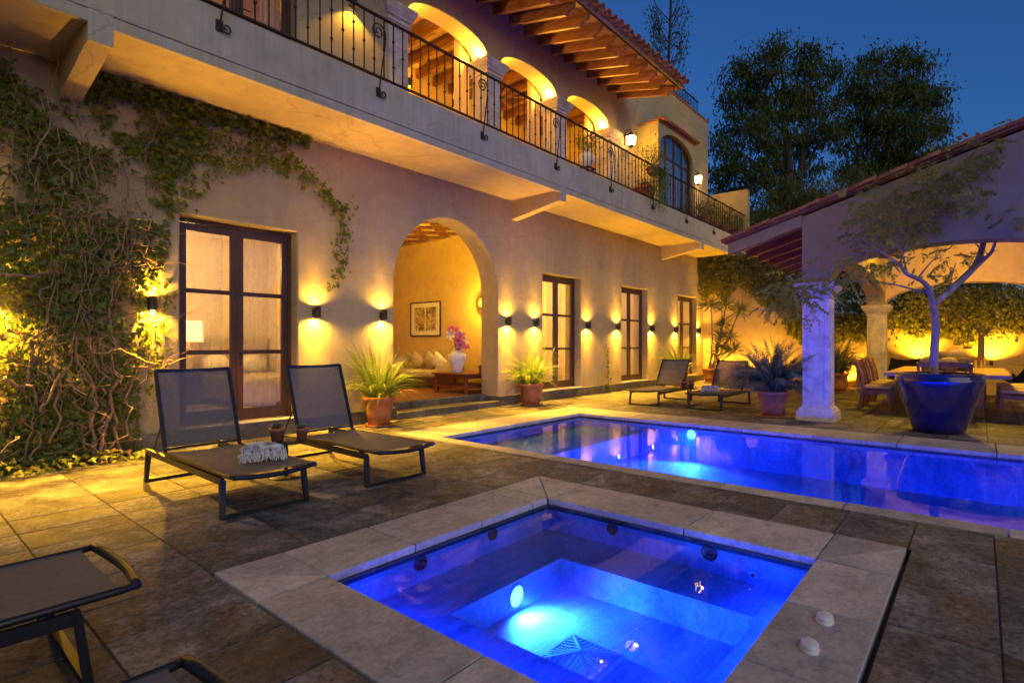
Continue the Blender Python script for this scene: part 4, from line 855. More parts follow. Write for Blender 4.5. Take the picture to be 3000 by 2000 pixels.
for k in range(60):
    a_ = lr.uniform(0, 6.28); r_ = lr.uniform(.05, .3); z_ = lr.uniform(.48, .8); c_ = Vector((math.cos(a_) * r_, math.sin(a_) * r_, z_)); d_ = Vector((math.cos(a_), math.sin(a_), lr.uniform(-.5, .5))).normalized() * lr.uniform(.08, .15); s_ = d_.cross(Vector((0, 0, 1))).normalized() * .02
    mb.add([c_, c_ + d_ * .5 + s_, c_ + d_, c_ + d_ * .5 - s_], [(0, 1, 2, 3)])
tag(mb.build('leaves', 'fernd', vs_, fix=False), kind='stuff')
# ================================================================ sun loungers
def lounger_meshes(top_dy, top_z):
    P = {}; w = .335
    mb = MB()
    for s_ in (-1, 1): mb.bar([(s_ * w, .19, .283), (s_ * w, 1.95, .297)], .03, .052)
    P['side_rails'] = (mb.mesh('side_rails'), 'metal')
    for nm, ya, yb in (('front_legs', .2, .165), ('rear_legs', 1.92, 1.955)):
        mb = MB().bar([(-w, ya, .29), (-w - .012, yb, .011), (w + .012, yb, .011), (w, ya, .29)], .05, .024, up=(0, 1, 0)); P[nm] = (mb.mesh(nm), 'metal')
    mb = MB()
    for s_ in (-1, 1): mb.tube([(s_ * w, .0, .343), (s_ * w, .05, .338), (s_ * w, 1.45, .338)], .0165, 8)
    mb.tube([(w * (q / 6 - 1), -.04 * math.sin(math.pi * q / 12), .343 - .02 * math.sin(math.pi * q / 12)) for q in range(13)], .02, 8)
    mb.bar([(-w, .3, .315), (w, .3, .315)], .03, .018); mb.bar([(-w, 1.44, .315), (w, 1.44, .315)], .03, .018)
    P['seat_frame'] = (mb.mesh('seat_frame', True), 'metal')
    def sling(p00, p01, n, m_, sag, nrm, y_end=0):
        s = MB(); nrm = Vector(nrm)
        for i in range(n + 1):
            for j in range(m_ + 1):
                u, v_ = i / n, j / m_; p = Vector(p00).lerp(Vector(p01), v_); p.x = -.325 + .65 * u; s.v.append(tuple(p + nrm * (-sag * math.sin(math.pi * u) * (.4 + .6 * math.sin(math.pi * v_)))))
        for i in range(n):
            for j in range(m_): a_ = i * (m_ + 1) + j; s.f.append((a_, a_ + m_ + 1, a_ + m_ + 2, a_ + 1))
        return s
    P['seat'] = (sling((0, .055, .345), (0, 1.43, .345), 8, 14, .022, (0, 0, 1)).mesh('seat', True), 'slingseat')
    hy, hz_ = 1.455, .35; ty, tz = hy + top_dy, top_z; nn = (0, -(tz - hz_), top_dy)
    mb = MB()
    for s_ in (-1, 1): mb.bar([(s_ * w, hy, hz_), (s_ * w, ty, tz)], .028, .034, up=(0, 1, 0))
    mb.bar([(w * (q / 5 - 1), ty + .02 * math.sin(math.pi * q / 10), tz - .012 * math.sin(math.pi * q / 10)) for q in range(11)], .034, .026, up=(0, 1, 0)); mb.bar([(-w, hy + .01, hz_ + .03), (w, hy + .01, hz_ + .03)], .02, .02)
    P['back_frame'] = (mb.mesh('back_frame'), 'metal')
    n_ = Vector(nn).normalized()
    P['back_sling'] = (sling((0, hy + .02, hz_ + .05), (0, ty, tz - .015), 8, 12, .018, n_).mesh('back_sling', True), 'sling')
    mb = MB()
    for s_ in (-1, 1): mb.tube([(s_ * .30, hy + top_dy * .55, hz_ + (tz - hz_) * .42), (s_ * .30, hy + .42, .32)], .009, 6)
    P['prop'] = (mb.mesh('prop'), 'metal')
    return P
up = lounger_meshes(.27, 1.10); rec = lounger_meshes(.40, .97)
def lounger(P, label, loc, rz):
    t = thing('sun_lounger', label, 'sun lounger', loc, rz, 'charcoal sling sun loungers')
    for nm, (me, mt) in P.items(): place(nm, me, mt, t)
    return t
lounger(up, 'charcoal sun lounger with a fringed towel in front of the nearest French door', (2.13, 4.29, 0), 0)
lounger(up, 'charcoal sun lounger between the side table and the potted fern, no towel', (3.42, 4.25, 0), 0)
lounger(rec, 'sun lounger across the pool with bare seat, nearer the house', (10.98, 5.67, 0), R(-90))
lounger(rec, 'sun lounger across the pool with a towel, nearer the stone column', (11.03, 4.33, 0), R(-90))
lounger(up, 'sun lounger cut off by the left edge, its foot end in the foreground', (.735, 3.03, 0), R(90))
lounger(up, 'sun lounger in the bottom left corner, only its foot end showing', (.66, 1.60, 0), R(90))
def side_table(label, loc):
    t = thing('side_table', label, 'side table', loc, 0, 'round side tables')
    MB().lathe([(0, .356), (.215, .356), (.22, .36), (.22, .366), (.215, .37), (0, .37)], 32).build('top', 'metal', t, True); MB().tube([(0, 0, .01), (0, 0, .356)], .02, 10).build('post', 'metal', t)
    MB().lathe([(0, 0), (.17, 0), (.172, .006), (.165, .012), (0, .014)], 28).build('base', 'metal', t, True)
side_table('small round charcoal table between the two near loungers', (2.78, 5.40, 0)); side_table('small round table between the two loungers across the pool', (11.95, 5.0, 0))
def succulent(label, loc, k, s_=1.0):
    t = thing('succulent_pot', label, 'potted plant', loc, k, 'succulents in small clay pots'); r_ = random.Random(k * 7 + 1)
    MB().lathe([(0, 0), (.045 * s_, 0), (.058 * s_, .085 * s_), (.066 * s_, .087 * s_), (.067 * s_, .115 * s_), (.06 * s_, .115 * s_), (.055 * s_, .1 * s_), (0, .1 * s_)], 18).build('pot', 'terra', t, True)
    for ring_, (n, ln, el) in enumerate(((7, .075, .35), (6, .06, .75), (4, .04, 1.15))):
        for i in range(n):
            a_ = 2 * math.pi * (i + ring_ * .5) / n; d_ = Vector((math.cos(a_) * math.cos(el), math.sin(a_) * math.cos(el), math.sin(el))) * ln * s_ * 1.15; sd_ = Vector((-math.sin(a_), math.cos(a_), 0)) * .02 * s_; c_ = Vector((0, 0, .115 * s_)); u = Vector((0, 0, .008))
            MB().add([c_, c_ + d_ * .55 + sd_, c_ + d_, c_ + d_ * .55 - sd_, c_ + d_ * .5 + u, c_ + d_ * .5 - u], [(0, 1, 4), (1, 2, 4), (2, 3, 4), (3, 0, 4), (0, 5, 1), (1, 5, 2), (2, 5, 3), (3, 5, 0)]).build('leaf', 'succ', t)
m_, nt_, b_m, o_m = mat('succulent_leaf'); b_m.inputs['Base Color'].default_value = (.13, .16, .13, 1); b_m.inputs['Roughness'].default_value = .6; M['succ'] = m_
succulent('grey rosette succulent in the taller clay pot on the near side table', (2.70, 5.42, .371), 1, 1.2); succulent('small green succulent in the right clay pot on the near side table', (2.93, 5.36, .371), 2, 1.0)
succulent('clay pot succulent on the far side table, nearer the house', (11.93, 5.08, .371), 3, 1.25); succulent('clay pot succulent on the far side table, nearer the column', (11.88, 4.90, .371), 4, 1.15)
succulent('little cactus in a clay pot on the porch table beside the vase', (9.1, 8.68, .703), 5, 1.1)
def towel(label, loc, rz, seed):
    t = thing('towel', label, 'towel', loc, rz); r_ = random.Random(seed)
    m_, nt_, b_m, o_m = mat('towel_cloth'); v_ = coords(nt_, (1, 1, 1)); f_ = noise(nt_, v_, 9, 5, .6, 1.5)
    nt_.links.new(ramp(nt_, f_, [(.38, (.20, .21, .23)), (.47, (.55, .55, .54)), (.56, (.74, .73, .70))]), b_m.inputs['Base Color']); b_m.inputs['Roughness'].default_value = .95; bump(nt_, b_m, noise(nt_, v_, 40, 4), .8, .01)
    def roll(c, L, r0, ang, nm):
        mb = MB(); n, k = 26, 22; d_ = Vector((math.cos(ang), math.sin(ang), 0)); s_ = Vector((-d_.y, d_.x, 0))
        for i in range(k + 1):
            u = i / k
            for j in range(n):
                a_ = 2 * math.pi * j / n; rr = r0 * (.55 + .45 * math.sin(math.pi * u) ** .6) * (1 + .16 * math.sin(3 * a_ + 7 * u + seed) + .10 * math.sin(7 * a_ + 13 * u) + .06 * math.sin(11 * a_ - 19 * u)) ; mb.v.append(tuple(Vector(c) + d_ * L * (u - .5) + s_ * rr * 1.25 * math.cos(a_) + Vector((0, 0, max(-Vector(c).z, rr * .85 * math.sin(a_))))))
        for i in range(k):
            for j in range(n): a_ = i * n + j; b2 = i * n + (j + 1) % n; mb.f.append((a_, b2, b2 + n, a_ + n))
        mb.f.append(tuple(range(n - 1, -1, -1))); mb.f.append(tuple(range(k * n, k * n + n))); mb.build(nm, m_, t, True)
    roll((0, 0, .045), .38, .055, .25, 'lower_fold'); roll((.03, .05, .10), .30, .05, -.45, 'upper_fold'); roll((-.09, .02, .105), .20, .042, .9, 'twisted_fold')
    for k in range(90):
        u = r_.uniform(-.17, .19); top = k % 2; b0 = Vector((u, -.055 - r_.uniform(0, .03), .085 if top else .05)); e_ = b0 + Vector((r_.uniform(-.03, .03), -r_.uniform(.02, .05), -r_.uniform(.04, .075))); e_.z = max(.004, e_.z)
        mb = MB().tube([b0 + Vector((0, .03, .02)), b0, (b0 + e_) / 2 + Vector((0, -.006, 0)), e_], .0035, 5); mb.build('fringe', 'white', t, True)
tw = EYE + ray(300 + 1100 / 2.352, 1000 + 810 / 2.352) * ((.34 - 1.35) / ray(300 + 1100 / 2.352, 1000 + 810 / 2.352).z)
towel('grey and white fringed towel crumpled on the nearest full lounger', (tw.x, tw.y, .335), R(-20), 1)
towel('grey and white fringed towel on the far lounger nearer the column', (11.55, 4.35, .335), R(-70), 2)
# ================================================================ potted ferns
def terra_pot(t, r, h, rb, saucer=True, z0=0, mt='terra'):
    MB().lathe([(0, .03), (rb, .03), (rb + (r - rb) * .45, h * .45), (r * .95, h * .86), (r * 1.0, h * .87), (r * 1.02, h * .97), (r, h), (r * .9, h), (r * .88, h * .9), (0, h * .88)], 28).build('pot', mt, t, True)
    MB().lathe([(0, h * .885), (r * .875, h * .885)], 20).build('soil', 'soil', t)
    if saucer: MB().lathe([(0, .004), (rb * 1.25, .004), (rb * 1.35, .04), (rb * 1.3, .04), (rb * 1.2, .02), (0, .02)], 24).build('saucer', mt, t, True)
def frond(L, th0, th1, pl, n=22, plume=False, seed=0):
    mb = MB(); r_ = random.Random(seed); p = Vector((0, 0, 0)); pts = []
    for i in range(n + 1):
        t = i / n; th = th0 + (th1 - th0) * t ** (.85 if plume else 1.3); pts.append(p.copy()); p = p + Vector((math.sin(th), 0, math.cos(th))) * (L / n)
    mb.tube([pts[0], pts[n // 2], pts[n]], [.006, .004, .001], 4, False)
    for i in range(2, n + 1):
        t = i / n; q = pts[i]; tg = (pts[i] - pts[i - 1]).normalized(); nm = Vector((0, 1, 0)).cross(tg)
        if plume:
            R_ = pl * math.sin(math.pi * min(1, .12 + .88 * t)) ** .6 * (1.0 if t < .8 else (1 - t) / .2 * .8 + .2)
            for k in range(6):
                a_ = 2 * math.pi * (k + r_.random()) / 6; d_ = (Vector((0, 1, 0)) * math.cos(a_) + nm * math.sin(a_) + tg * r_.uniform(.1, .8)).normalized() * R_ * r_.uniform(.8, 1.15); s_ = d_.cross(tg).normalized() * (R_ * .16); mb.add([q - s_ * .5, q + d_ * .6 + s_, q + d_, q + d_ * .6 - s_], [(0, 1, 2, 3)])
        else:
            l_ = pl * (.35 + .65 * math.sin(math.pi * min(1, t * .9 + .1)) ** .7) * (1 if t < .85 else max(.15, (1 - t) / .15))
            for s_ in (-1, 1):
                d_ = (Vector((0, s_, 0)) + tg * .45 - nm * r_.uniform(-.05, .35)).normalized() * l_; w_ = tg * (L / n * .32); mb.add([q - w_ * .5, q + d_ * .5 - w_, q + d_, q + d_ * .5 + w_ * .6, q + w_ * .4], [(0, 1, 2, 3, 4)])
    return mb.mesh('frond') if False else mb
def frond_mesh(*a, **k):
    mb = frond(*a, **k); me = bpy.data.meshes.new('frond'); me.from_pydata(mb.v, [], mb.f); return me
FR = [frond_mesh(.95, .05, 1.0, .036, 30, seed=1), frond_mesh(.9, .15, 1.7, .036, 30, seed=2), frond_mesh(.8, .35, 2.2, .034, 28, seed=3), frond_mesh(1.0, .03, .5, .032, 30, seed=4), frond_mesh(.95, .5, 2.0, .036, 30, seed=5), frond_mesh(.75, .6, 2.4, .034, 28, seed=6), frond_mesh(.6, .1, 1.2, .034, 24, seed=7)]
FX = [frond_mesh(.9, -.1, .9, .05, 30, True, 1), frond_mesh(.9, -.05, 1.5, .055, 30, True, 2), frond_mesh(.85, .1, 2.0, .055, 28, True, 3), frond_mesh(.7, .4, 2.5, .05, 24, True, 4), frond_mesh(1.0, -.2, 1.25, .045, 32, True, 5), frond_mesh(.55, 0, 1.4, .05, 20, True, 6)]
DRY = frond_mesh(.7, .7, 2.6, .03, seed=9); DRY.materials.append(M['deadleaf'])
def fern(label, loc, rim, hgt, base, n, sc, seed, kinds=FR, mt='fern', wt=None, spread=1.0, tall=1.0, lean=None):
    t = thing('potted_fern', label, 'potted fern', loc, 0, 'ferns in clay pots'); terra_pot(t, rim, hgt, base); r_ = random.Random(seed)
    for k in range(n):
        i = r_.choices(range(len(kinds)), wt)[0]; a_ = r_.uniform(0, 2 * math.pi); rr = rim * .6 * math.sqrt(r_.random()); s_ = sc * r_.uniform(.75, 1.15)
        o_ = place('frond', kinds[i] if r_.random() > .06 else DRY, mt, t, (math.cos(a_) * rr, math.sin(a_) * rr, hgt * .88), (r_.gauss(0, .22), r_.gauss(.08, .2) * spread, a_ + r_.gauss(0, .5)), (s_, s_, s_ * tall))
    return t
fern('bright green sword fern in a clay pot left of the arched porch', (5.50, 7.58, 0), .26, .49, .17, 150, 1.0, 11, wt=[5, 5, 4, 4, 3, 2, 5])
fern('bright green sword fern in a clay pot between the porch and the second French door', (9.60, 7.62, 0), .265, .48, .19, 150, 1.0, 12, wt=[4, 5, 4, 2, 4, 3, 5])
fern('yellow-green fern behind the loungers, beneath the farthest French door', (17.0, 7.38, 0), .26, .45, .18, 100, 1.1, 13, wt=[5, 4, 3, 3, 2, 2, 4])
fern('large dark foxtail fern in a clay pot by the near stone column', (10.95, 2.95, 0), .27, .48, .19, 190, 1.2, 14, FX, 'fernd', [5, 6, 6, 4, 6, 6])
fern('fern in a wooden tub shadowed behind the rear pavilion column', (17.7, 3.1, 0), .30, .55, .24, 110, 1.1, 15, FX, 'fernd', [4, 6, 6, 4, 3, 5], tall=1.25)
# ================================================================ leaf helpers
def leaf_faces(kind):
    if kind == 'ivy':
        rgt = [(.40, -.06, -.05), (.52, .26, -.10), (.24, .38, -.04), (.17, .62, -.06)]
        v_ = [(0, 0, 0), (0, .95, -.12)] + rgt + [(-x, y, z) for x, y, z in rgt]; return v_, [(0, 2, 3, 4, 5, 1), (0, 1, 9, 8, 7, 6)]
    if kind == 'lance': return [(0, 0, 0), (.13, .35, .03), (0, 1, -.06), (-.13, .35, .03)], [(0, 1, 2, 3)]
    return [(0, 0, 0), (.28, .4, .05), (0, 1, -.05), (-.28, .4, .05)], [(0, 1, 2, 3)]
def orient(nrm, tipdir, roll=0):
    z = Vector(nrm).normalized(); y = Vector(tipdir); y = y - z * y.dot(z); y = y.normalized() if y.length > 1e-4 else z.orthogonal().normalized(); x = y.cross(z); return Matrix((x, y, z)).transposed()
def leaf_cloud(leaves, kind):
    """leaves: (pos, 3x3, size)"""
    lv, lf = leaf_faces(kind); mb = MB()
    for p, m3, s_ in leaves:
        k = len(mb.v); mb.v += [tuple(p + m3 @ (Vector(q) * s_)) for q in lv]; mb.f += [tuple(i + k for i in f) for f in lf]
    return mb
def leaf_objects(leaves, kind, parent, mt, nobj=0):
    leaves.sort(key=lambda l: (l[0] - EYE).dot(FWD) - 4 * l[2])
    if nobj:
        lv, lf = leaf_faces(kind); me = bpy.data.meshes.new('leaf'); me.from_pydata(lv, [], lf)
        for p, m3, s_ in leaves[:nobj]:
            o_ = place('leaf', me, mt, parent); o_.matrix_local = Matrix.Translation(p) @ m3.to_4x4() @ Matrix.Scale(s_, 4)
    if leaves[nobj:]: tag(leaf_cloud(leaves[nobj:], kind).build('foliage', mt, parent, fix=False), kind='stuff')
def inside(p, poly):
    x, y = p; r_ = False; j = len(poly) - 1
    for i in range(len(poly)):
        if (poly[i][1] > y) != (poly[j][1] > y) and x < (poly[j][0] - poly[i][0]) * (y - poly[i][1]) / (poly[j][1] - poly[i][1]) + poly[i][0]: r_ = not r_
        j = i
    return r_
def wander(a, b, n, amp, r_):
    a, b = Vector(a), Vector(b); o_ = Vector((0, 0, 0)); pts = []
    for i in range(n + 1):
        t = i / n; o_ = o_ * .8 + Vector((r_.gauss(0, amp), r_.gauss(0, amp * .5), r_.gauss(0, amp))); pts.append(a.lerp(b, t) + o_ * math.sin(math.pi * min(1, t * 1.2 + .05)))
    return pts
# ================================================================ ivy on the facade
ivy = thing('ivy', 'thick ivy climbing the house wall left of the nearest French door', 'ivy', (0, 0, 0)); r_ = random.Random(21); lv = []
def wl_(x, y, Y=7.95): return onY(x * S, y * S, Y)
mass = [(-120, 110), (20, 130), (70, 230), (130, 290), (190, 330), (260, 345), (330, 300), (395, 290), (470, 300), (480, 350), (420, 390), (395, 420), (400, 470), (385, 520), (392, 560), (370, 610), (350, 640), (330, 690), (345, 730), (345, 780), (330, 830), (312, 860), (320, 930), (310, 985), (335, 1035), (240, 1045), (-160, 1110)]
mp = [(wl_(x, y).x, wl_(x, y).z) for x, y in mass]
def cover(x, z):   # patchy density
    return .5 + .5 * math.sin(2.3 * x + 1.7 * z + 1.1) * math.sin(1.9 * z - 2.1 * x + .4) + .35 * math.sin(5.1 * x + .6) * math.sin(4.3 * z)
xs0, xs1 = min(p[0] for p in mp), max(p[0] for p in mp); zs0, zs1 = min(p[1] for p in mp), max(p[1] for p in mp)
cnt = 0
while cnt < 7200:
    x, z = r_.uniform(max(-.2, xs0), xs1), r_.uniform(.0, zs1)
    if not inside((x, z), mp): continue
    depth = .06 + .26 * max(0, min(1, (2.4 - x) / 1.2)) * (1 - .55 * max(0, min(1, (z - 2.6) / 1.6)))
    if z > 2.9 and r_.random() > .30 + cover(x, z) * .6: continue
    if r_.random() > .14 + cover(x, z) * .95: continue
    y = 7.97 - depth * r_.random() ** .6 * (.55 + .45 * cover(x * 1.3 + 3, z)); nrm = Vector((r_.gauss(-.1, .55), -1, r_.gauss(.25, .5))); lv.append((Vector((x, y, max(.03, z))), orient(nrm, (r_.gauss(0, .6), 0, -1)), .028 + .085 * r_.random() ** 1.6)); cnt += 1
stems = []
for k in range(250):
    while True:
        x, z = r_.uniform(-.1, 2.3), r_.uniform(.1, 3.6)
        if inside((x, z), mp): break
    d_ = r_.choice([(r_.uniform(-.3, .3), r_.uniform(.4, 1.3)), (r_.uniform(-.9, .9), r_.uniform(-.3, .4))]); y = 7.93 - r_.uniform(.0, .30) * max(.2, min(1, (2.4 - x)))
    stems.append((wander((x, y, z), (x + d_[0], y - r_.uniform(-.06, .08), max(.05, z + d_[1])), 14, .035, r_), r_.uniform(.0025, .008) if k > 40 else r_.uniform(.008, .018)))
for k in range(16): x = r_.uniform(.3, 2.1); stems.append((wander((x, 7.72, -.02), (x + r_.uniform(-.6, .5), 7.88, r_.uniform(.8, 2.4)), 26, .045, r_), r_.uniform(.010, .022)))
strands = [([(395, 400), (430, 345), (500, 370), (560, 378), (620, 365), (680, 380), (725, 415), (755, 455), (785, 480), (808, 485)], 1.0), ([(755, 455), (785, 500), (792, 540), (770, 580), (790, 600), (775, 630), (758, 655)], .8), ([(700, 395), (690, 450)], .3), ([(400, 480), (425, 440), (470, 405), (520, 395)], .8),
           ([(215, 190), (300, 200), (400, 225), (500, 250), (590, 285), (640, 300), (715, 292)], 1.6), ([(640, 300), (652, 345), (665, 375), (640, 395)], .7), ([(205, 180), (225, 235), (260, 300), (320, 345), (400, 340)], 1.2), ([(60, 210), (110, 240), (200, 270)], .5), ([(330, 300), (420, 290), (520, 330), (600, 350), (660, 385)], .9),
           ([(380, 250), (440, 290), (480, 340)], 1.4), ([(290, 200), (330, 250), (380, 300), (450, 310)], .8), ([(520, 250), (560, 300), (610, 320)], .5), ([(330, 640), (370, 650), (385, 700), (360, 760)], .6), ([(340, 700), (350, 780), (372, 830), (365, 880), (345, 900)], .8)]
for pts, dens in strands:
    P3 = [wl_(x, y, 7.955) for x, y in pts]; fine = []
    for a_, b2 in zip(P3, P3[1:]):
        n = max(3, int((b2 - a_).length / .04)); fine += [a_.lerp(b2, i / n) for i in range(n)]
    fine = [p + Vector((.02 * math.sin(i * .9), -.015 + .012 * math.sin(i * .5), .02 * math.cos(i * .7))) for i, p in enumerate(fine)]
    for q in range(2): stems.append(([p + Vector((r_.gauss(0, .008), 0, r_.gauss(0, .008) + q * .03)) for p in fine[::2]] or fine, .005))
    for p in fine:
        for q in range(max(1, int(4.4 * dens + r_.random()))):
            sp = .045 + .03 * dens; lv.append((p + Vector((r_.gauss(0, sp), -abs(r_.gauss(.01, .03)), r_.gauss(0, sp))), orient((r_.gauss(0, .5), -1, r_.gauss(.2, .5)), (r_.gauss(0, .7), 0, -1)), r_.uniform(.04, .082)))
# dark band of leaves tucked under the soffit
for k in range(1300):
    u = r_.random(); x = 1.55 + 2.9 * u ** 1.2; lv.append((Vector((x, 7.97 - abs(r_.gauss(0, .07)), 4.54 - abs(r_.gauss(0, .13 * (1 - .6 * u))) )), orient((r_.gauss(0, .5), -1, r_.gauss(.1, .5)), (r_.gauss(0, .7), 0, -1)), r_.uniform(.05, .09)))
# creeping skirt on the paving
for k in range(170): x = r_.uniform(.1, 2.2); lv.append((Vector((x, 7.75 - abs(r_.gauss(0, .26)) * (1.2 - .3 * x), .03 + abs(r_.gauss(0, .05)))), orient((r_.gauss(0, .5), -.6, 1), (r_.gauss(0, .7), -1, -.3)), r_.uniform(.05, .095)))
for pts, rad in stems: 
    if len(pts) > 1: MB().tube(pts, [rad * (1 - .6 * i / len(pts)) for i in range(len(pts))], 5).build('stem', 'stem', ivy, True, fix=False)
dead = [l for i, l in enumerate(lv) if i % 14 == 0 and l[0].z < 3]; lv = [l for i, l in enumerate(lv) if not (i % 14 == 0 and l[0].z < 3)]
leaf_objects(lv, 'ivy', ivy, 'ivy', 290); tag(leaf_cloud(dead, 'ivy').build('dead_leaves', 'deadleaf', ivy, fix=False), kind='stuff')
# thin vine between the second and third doors
vn = thing('vine', 'thin ivy shoot climbing between the second and third French doors', 'vine', (0, 0, 0)); lv = []; pts = [Vector((13.5 - .14 * i / 30 + .02 * math.sin(i), 7.94, .04 + 1.3 * i / 30)) for i in range(31)]
MB().tube(pts, .006, 5).build('stem', 'stem', vn)
for i, p in enumerate(pts):
    for q in range(3 if i > 4 else 9): lv.append((p + Vector((r_.gauss(0, .03 if i > 4 else .09), -abs(r_.gauss(0, .03)), r_.gauss(0, .02))), orient((r_.gauss(0, .5), -1, .3), (r_.gauss(0, .8), 0, -1)), r_.uniform(.04, .07)))
leaf_objects(lv, 'ivy', vn, 'ivy', 0)
# ================================================================ ivy on the end wall and along the garden wall
ivw = thing('ivy', 'ivy hanging over the tall ochre wall beyond the dracaena', 'ivy', (0, 0, 0)); lv = []
def we_(x, y, X=20.44): return onX(x * S, y * S, X)
poly = [(1606, 588), (1690, 580), (1860, 600), (1860, 800), (1815, 765), (1785, 715), (1755, 700), (1735, 680), (1700, 655), (1665, 690), (1640, 670), (1618, 690)]; pp = [(we_(x, y).y, we_(x, y).z) for x, y in poly]
a0, a1 = min(p[0] for p in pp), max(p[0] for p in pp); z0, z1 = min(p[1] for p in pp), max(p[1] for p in pp); cnt = 0
while cnt < 5400:
    y, z = r_.uniform(a0, a1), r_.uniform(z0, z1)
    if not inside((y, z), pp) or r_.random() > .45 + .6 * cover(y * 1.2, z * 1.3): continue
    lv.append((Vector((20.47 - r_.random() ** 1.5 * .5, y, z)), orient((-1, r_.gauss(0, .5), r_.gauss(.2, .5)), (0, r_.gauss(0, .6), -1)), r_.uniform(.07, .13))); cnt += 1
for k in range(700): y = r_.uniform(a0, 7.95); lv.append((Vector((20.5 - abs(r_.gauss(0, .25)), y, 4.46 + r_.gauss(0, .06))), orient((-.6, r_.gauss(0, .5), 1), (-1, r_.gauss(0, .6), -.4)), r_.uniform(.07, .13)))
for k in range(26): y = r_.uniform(a0, 7.8); z = r_.uniform(3, 4.4); MB().tube(wander((20.47, y, z), (20.46, y + r_.uniform(-.4, .4), z - r_.uniform(.4, 1.2)), 10, .04, r_), .009, 5).build('stem', 'stem', ivw, True, fix=False)
leaf_objects(lv, 'ivy', ivw, 'treew', 0)  # brighter leaf colour stands in for the yellow uplighting
ivg = thing('ivy', 'leafy ivy crowning the low garden wall behind the dining table', 'ivy', (0, 0, 0)); lv = []
for k in range(4800):
    y = r_.uniform(-2.6, 4.3); h_ = .34 + .2 * math.sin(2.2 * y + .5) + .12 * math.sin(5.3 * y); z = 2.18 - r_.random() ** 1.3 * (h_ + .3) + abs(r_.gauss(0, .12)); lv.append((Vector((20.48 - abs(r_.gauss(0, .16)), y, z)), orient((-1, r_.gauss(0, .5), r_.gauss(.3, .5)), (0, r_.gauss(0, .7), -1)), r_.uniform(.07, .125)))
for k in range(14): y = r_.uniform(-2, 3.5); MB().tube(wander((20.4, y, 1.9), (20.44, y + r_.uniform(-.3, .3), 1.9 - r_.uniform(.3, .7)), 8, .03, r_), .006, 5).build('stem', 'stem', ivg, True, fix=False)
leaf_objects(lv, 'ivy', ivg, 'treew', 0)
# ================================================================ dracaena
dr_ = thing('dracaena', 'tall multi-stemmed dracaena with spiky rosettes in a clay pot in the far corner', 'potted plant', (19.35, 7.25, 0)); terra_pot(dr_, .30, .50, .2); r_ = random.Random(31); o0 = Vector((19.35, 7.25, 0))
z3q = lambda x, y: (1950 + x / 3.92, 850 + y / 3.92)
for i, (x, y, ln) in enumerate(((520, 170, .46), (690, 180, .48), (845, 240, .48), (625, 540, .40), (740, 545, .40), (565, 745, .36), (800, 690, .40), (660, 400, .36), (700, 700, .34), (600, 640, .3))):
    X_ = 19.35 + r_.uniform(-.3, .25); c_ = onX(*z3q(x, y), X_) - o0; b0 = Vector((r_.uniform(-.1, .1), r_.uniform(-.1, .1), .42)); mid = b0.lerp(c_, .5) + Vector((r_.uniform(-.05, .05), r_.uniform(-.06, .06), 0))
    MB().tube([b0, b0.lerp(mid, .5) + Vector((.01, .02, 0)), mid, c_], [.03, .026, .022, .018], 8).build('stem', 'bark', dr_, True)
    mb = MB()
    for k in range(64):
        a_ = r_.uniform(0, 6.283); el = r_.uniform(-.55, 1.35); d_ = Vector((math.cos(a_) * math.cos(el), math.sin(a_) * math.cos(el), math.sin(el))); L = ln * r_.uniform(.85, 1.3); s_ = d_.cross(Vector((0, 0, 1))).normalized() * .014; dn = Vector((0, 0, -.10 * L))
        q0 = c_ + d_ * .02 + Vector((0, 0, r_.uniform(-.06, .05))); mb.add([q0 - s_ * .6, q0 + s_ * .6, q0 + d_ * L * .5 + s_, q0 + d_ * L + dn, q0 + d_ * L * .5 - s_], [(0, 1, 2, 3, 4)])
    mb.build('rosette', 'drac', dr_, fix=False)
# ================================================================ trees
def grow(t, mt, segs, name='branch'):
    for pts, r0, r1 in segs:
        n = len(pts); MB().tube(pts, [r0 + (r1 - r0) * i / (n - 1) for i in range(n)], 8).build(name, mt, t, True)
def smooth(pts, k=4):
    pts = [Vector(p) for p in pts]
    if len(pts) < 3: return pts
    out_ = []
    for i in range(len(pts) - 1):
        p0, p1, p2, p3 = pts[max(i - 1, 0)], pts[i], pts[i + 1], pts[min(i + 2, len(pts) - 1)]
        for j in range(k):
            t = j / k; out_.append(.5 * ((2 * p1) + (p2 - p0) * t + (2 * p0 - 5 * p1 + 4 * p2 - p3) * t * t + (3 * p1 - p0 - 3 * p2 + p3) * t ** 3))
    return out_ + [pts[-1]]
# garden tree in the planter
gt = thing('garden_tree', 'small garden tree lit from below in the planter behind the table', 'tree', (0, 0, 0)); r_ = random.Random(41)
def gp(x, y, X=20.0): return onX(2550 + x / 3.92, 900 + y / 3.92, X)
grow(gt, 'bark', [(smooth([gp(1270, 665) - Vector((0, 0, .12)), gp(1272, 520), gp(1275, 360), gp(1275, 200), gp(1278, 60)]), .088, .06)], 'trunk')
limbs = [[gp(1285, 350), gp(1400, 250, 19.8), gp(1500, 110, 19.7), gp(1560, -20, 19.6)], [gp(1290, 310), gp(1440, 200, 20.1), gp(1640, 120, 20.2), gp(1764, 30, 20.2)], [gp(1285, 120), gp(1390, 60, 19.8), gp(1560, 0, 19.7), gp(1700, -60, 19.6)], [gp(1262, 280), gp(1180, 220, 19.8), gp(1100, 150, 19.7), gp(1000, 110, 19.6)], [gp(1278, 60), gp(1260, -60, 19.9), gp(1200, -140, 19.9), gp(1080, -200, 19.8)], [gp(1270, 40), gp(1340, -100, 19.9), gp(1420, -190, 20)], [gp(1100, 150, 19.7), gp(960, 40, 19.5), gp(800, 0, 19.4), gp(620, 10, 19.3)]]
grow(gt, 'bark', [(smooth(l), .042, .012) for l in limbs], 'branch'); lv = []
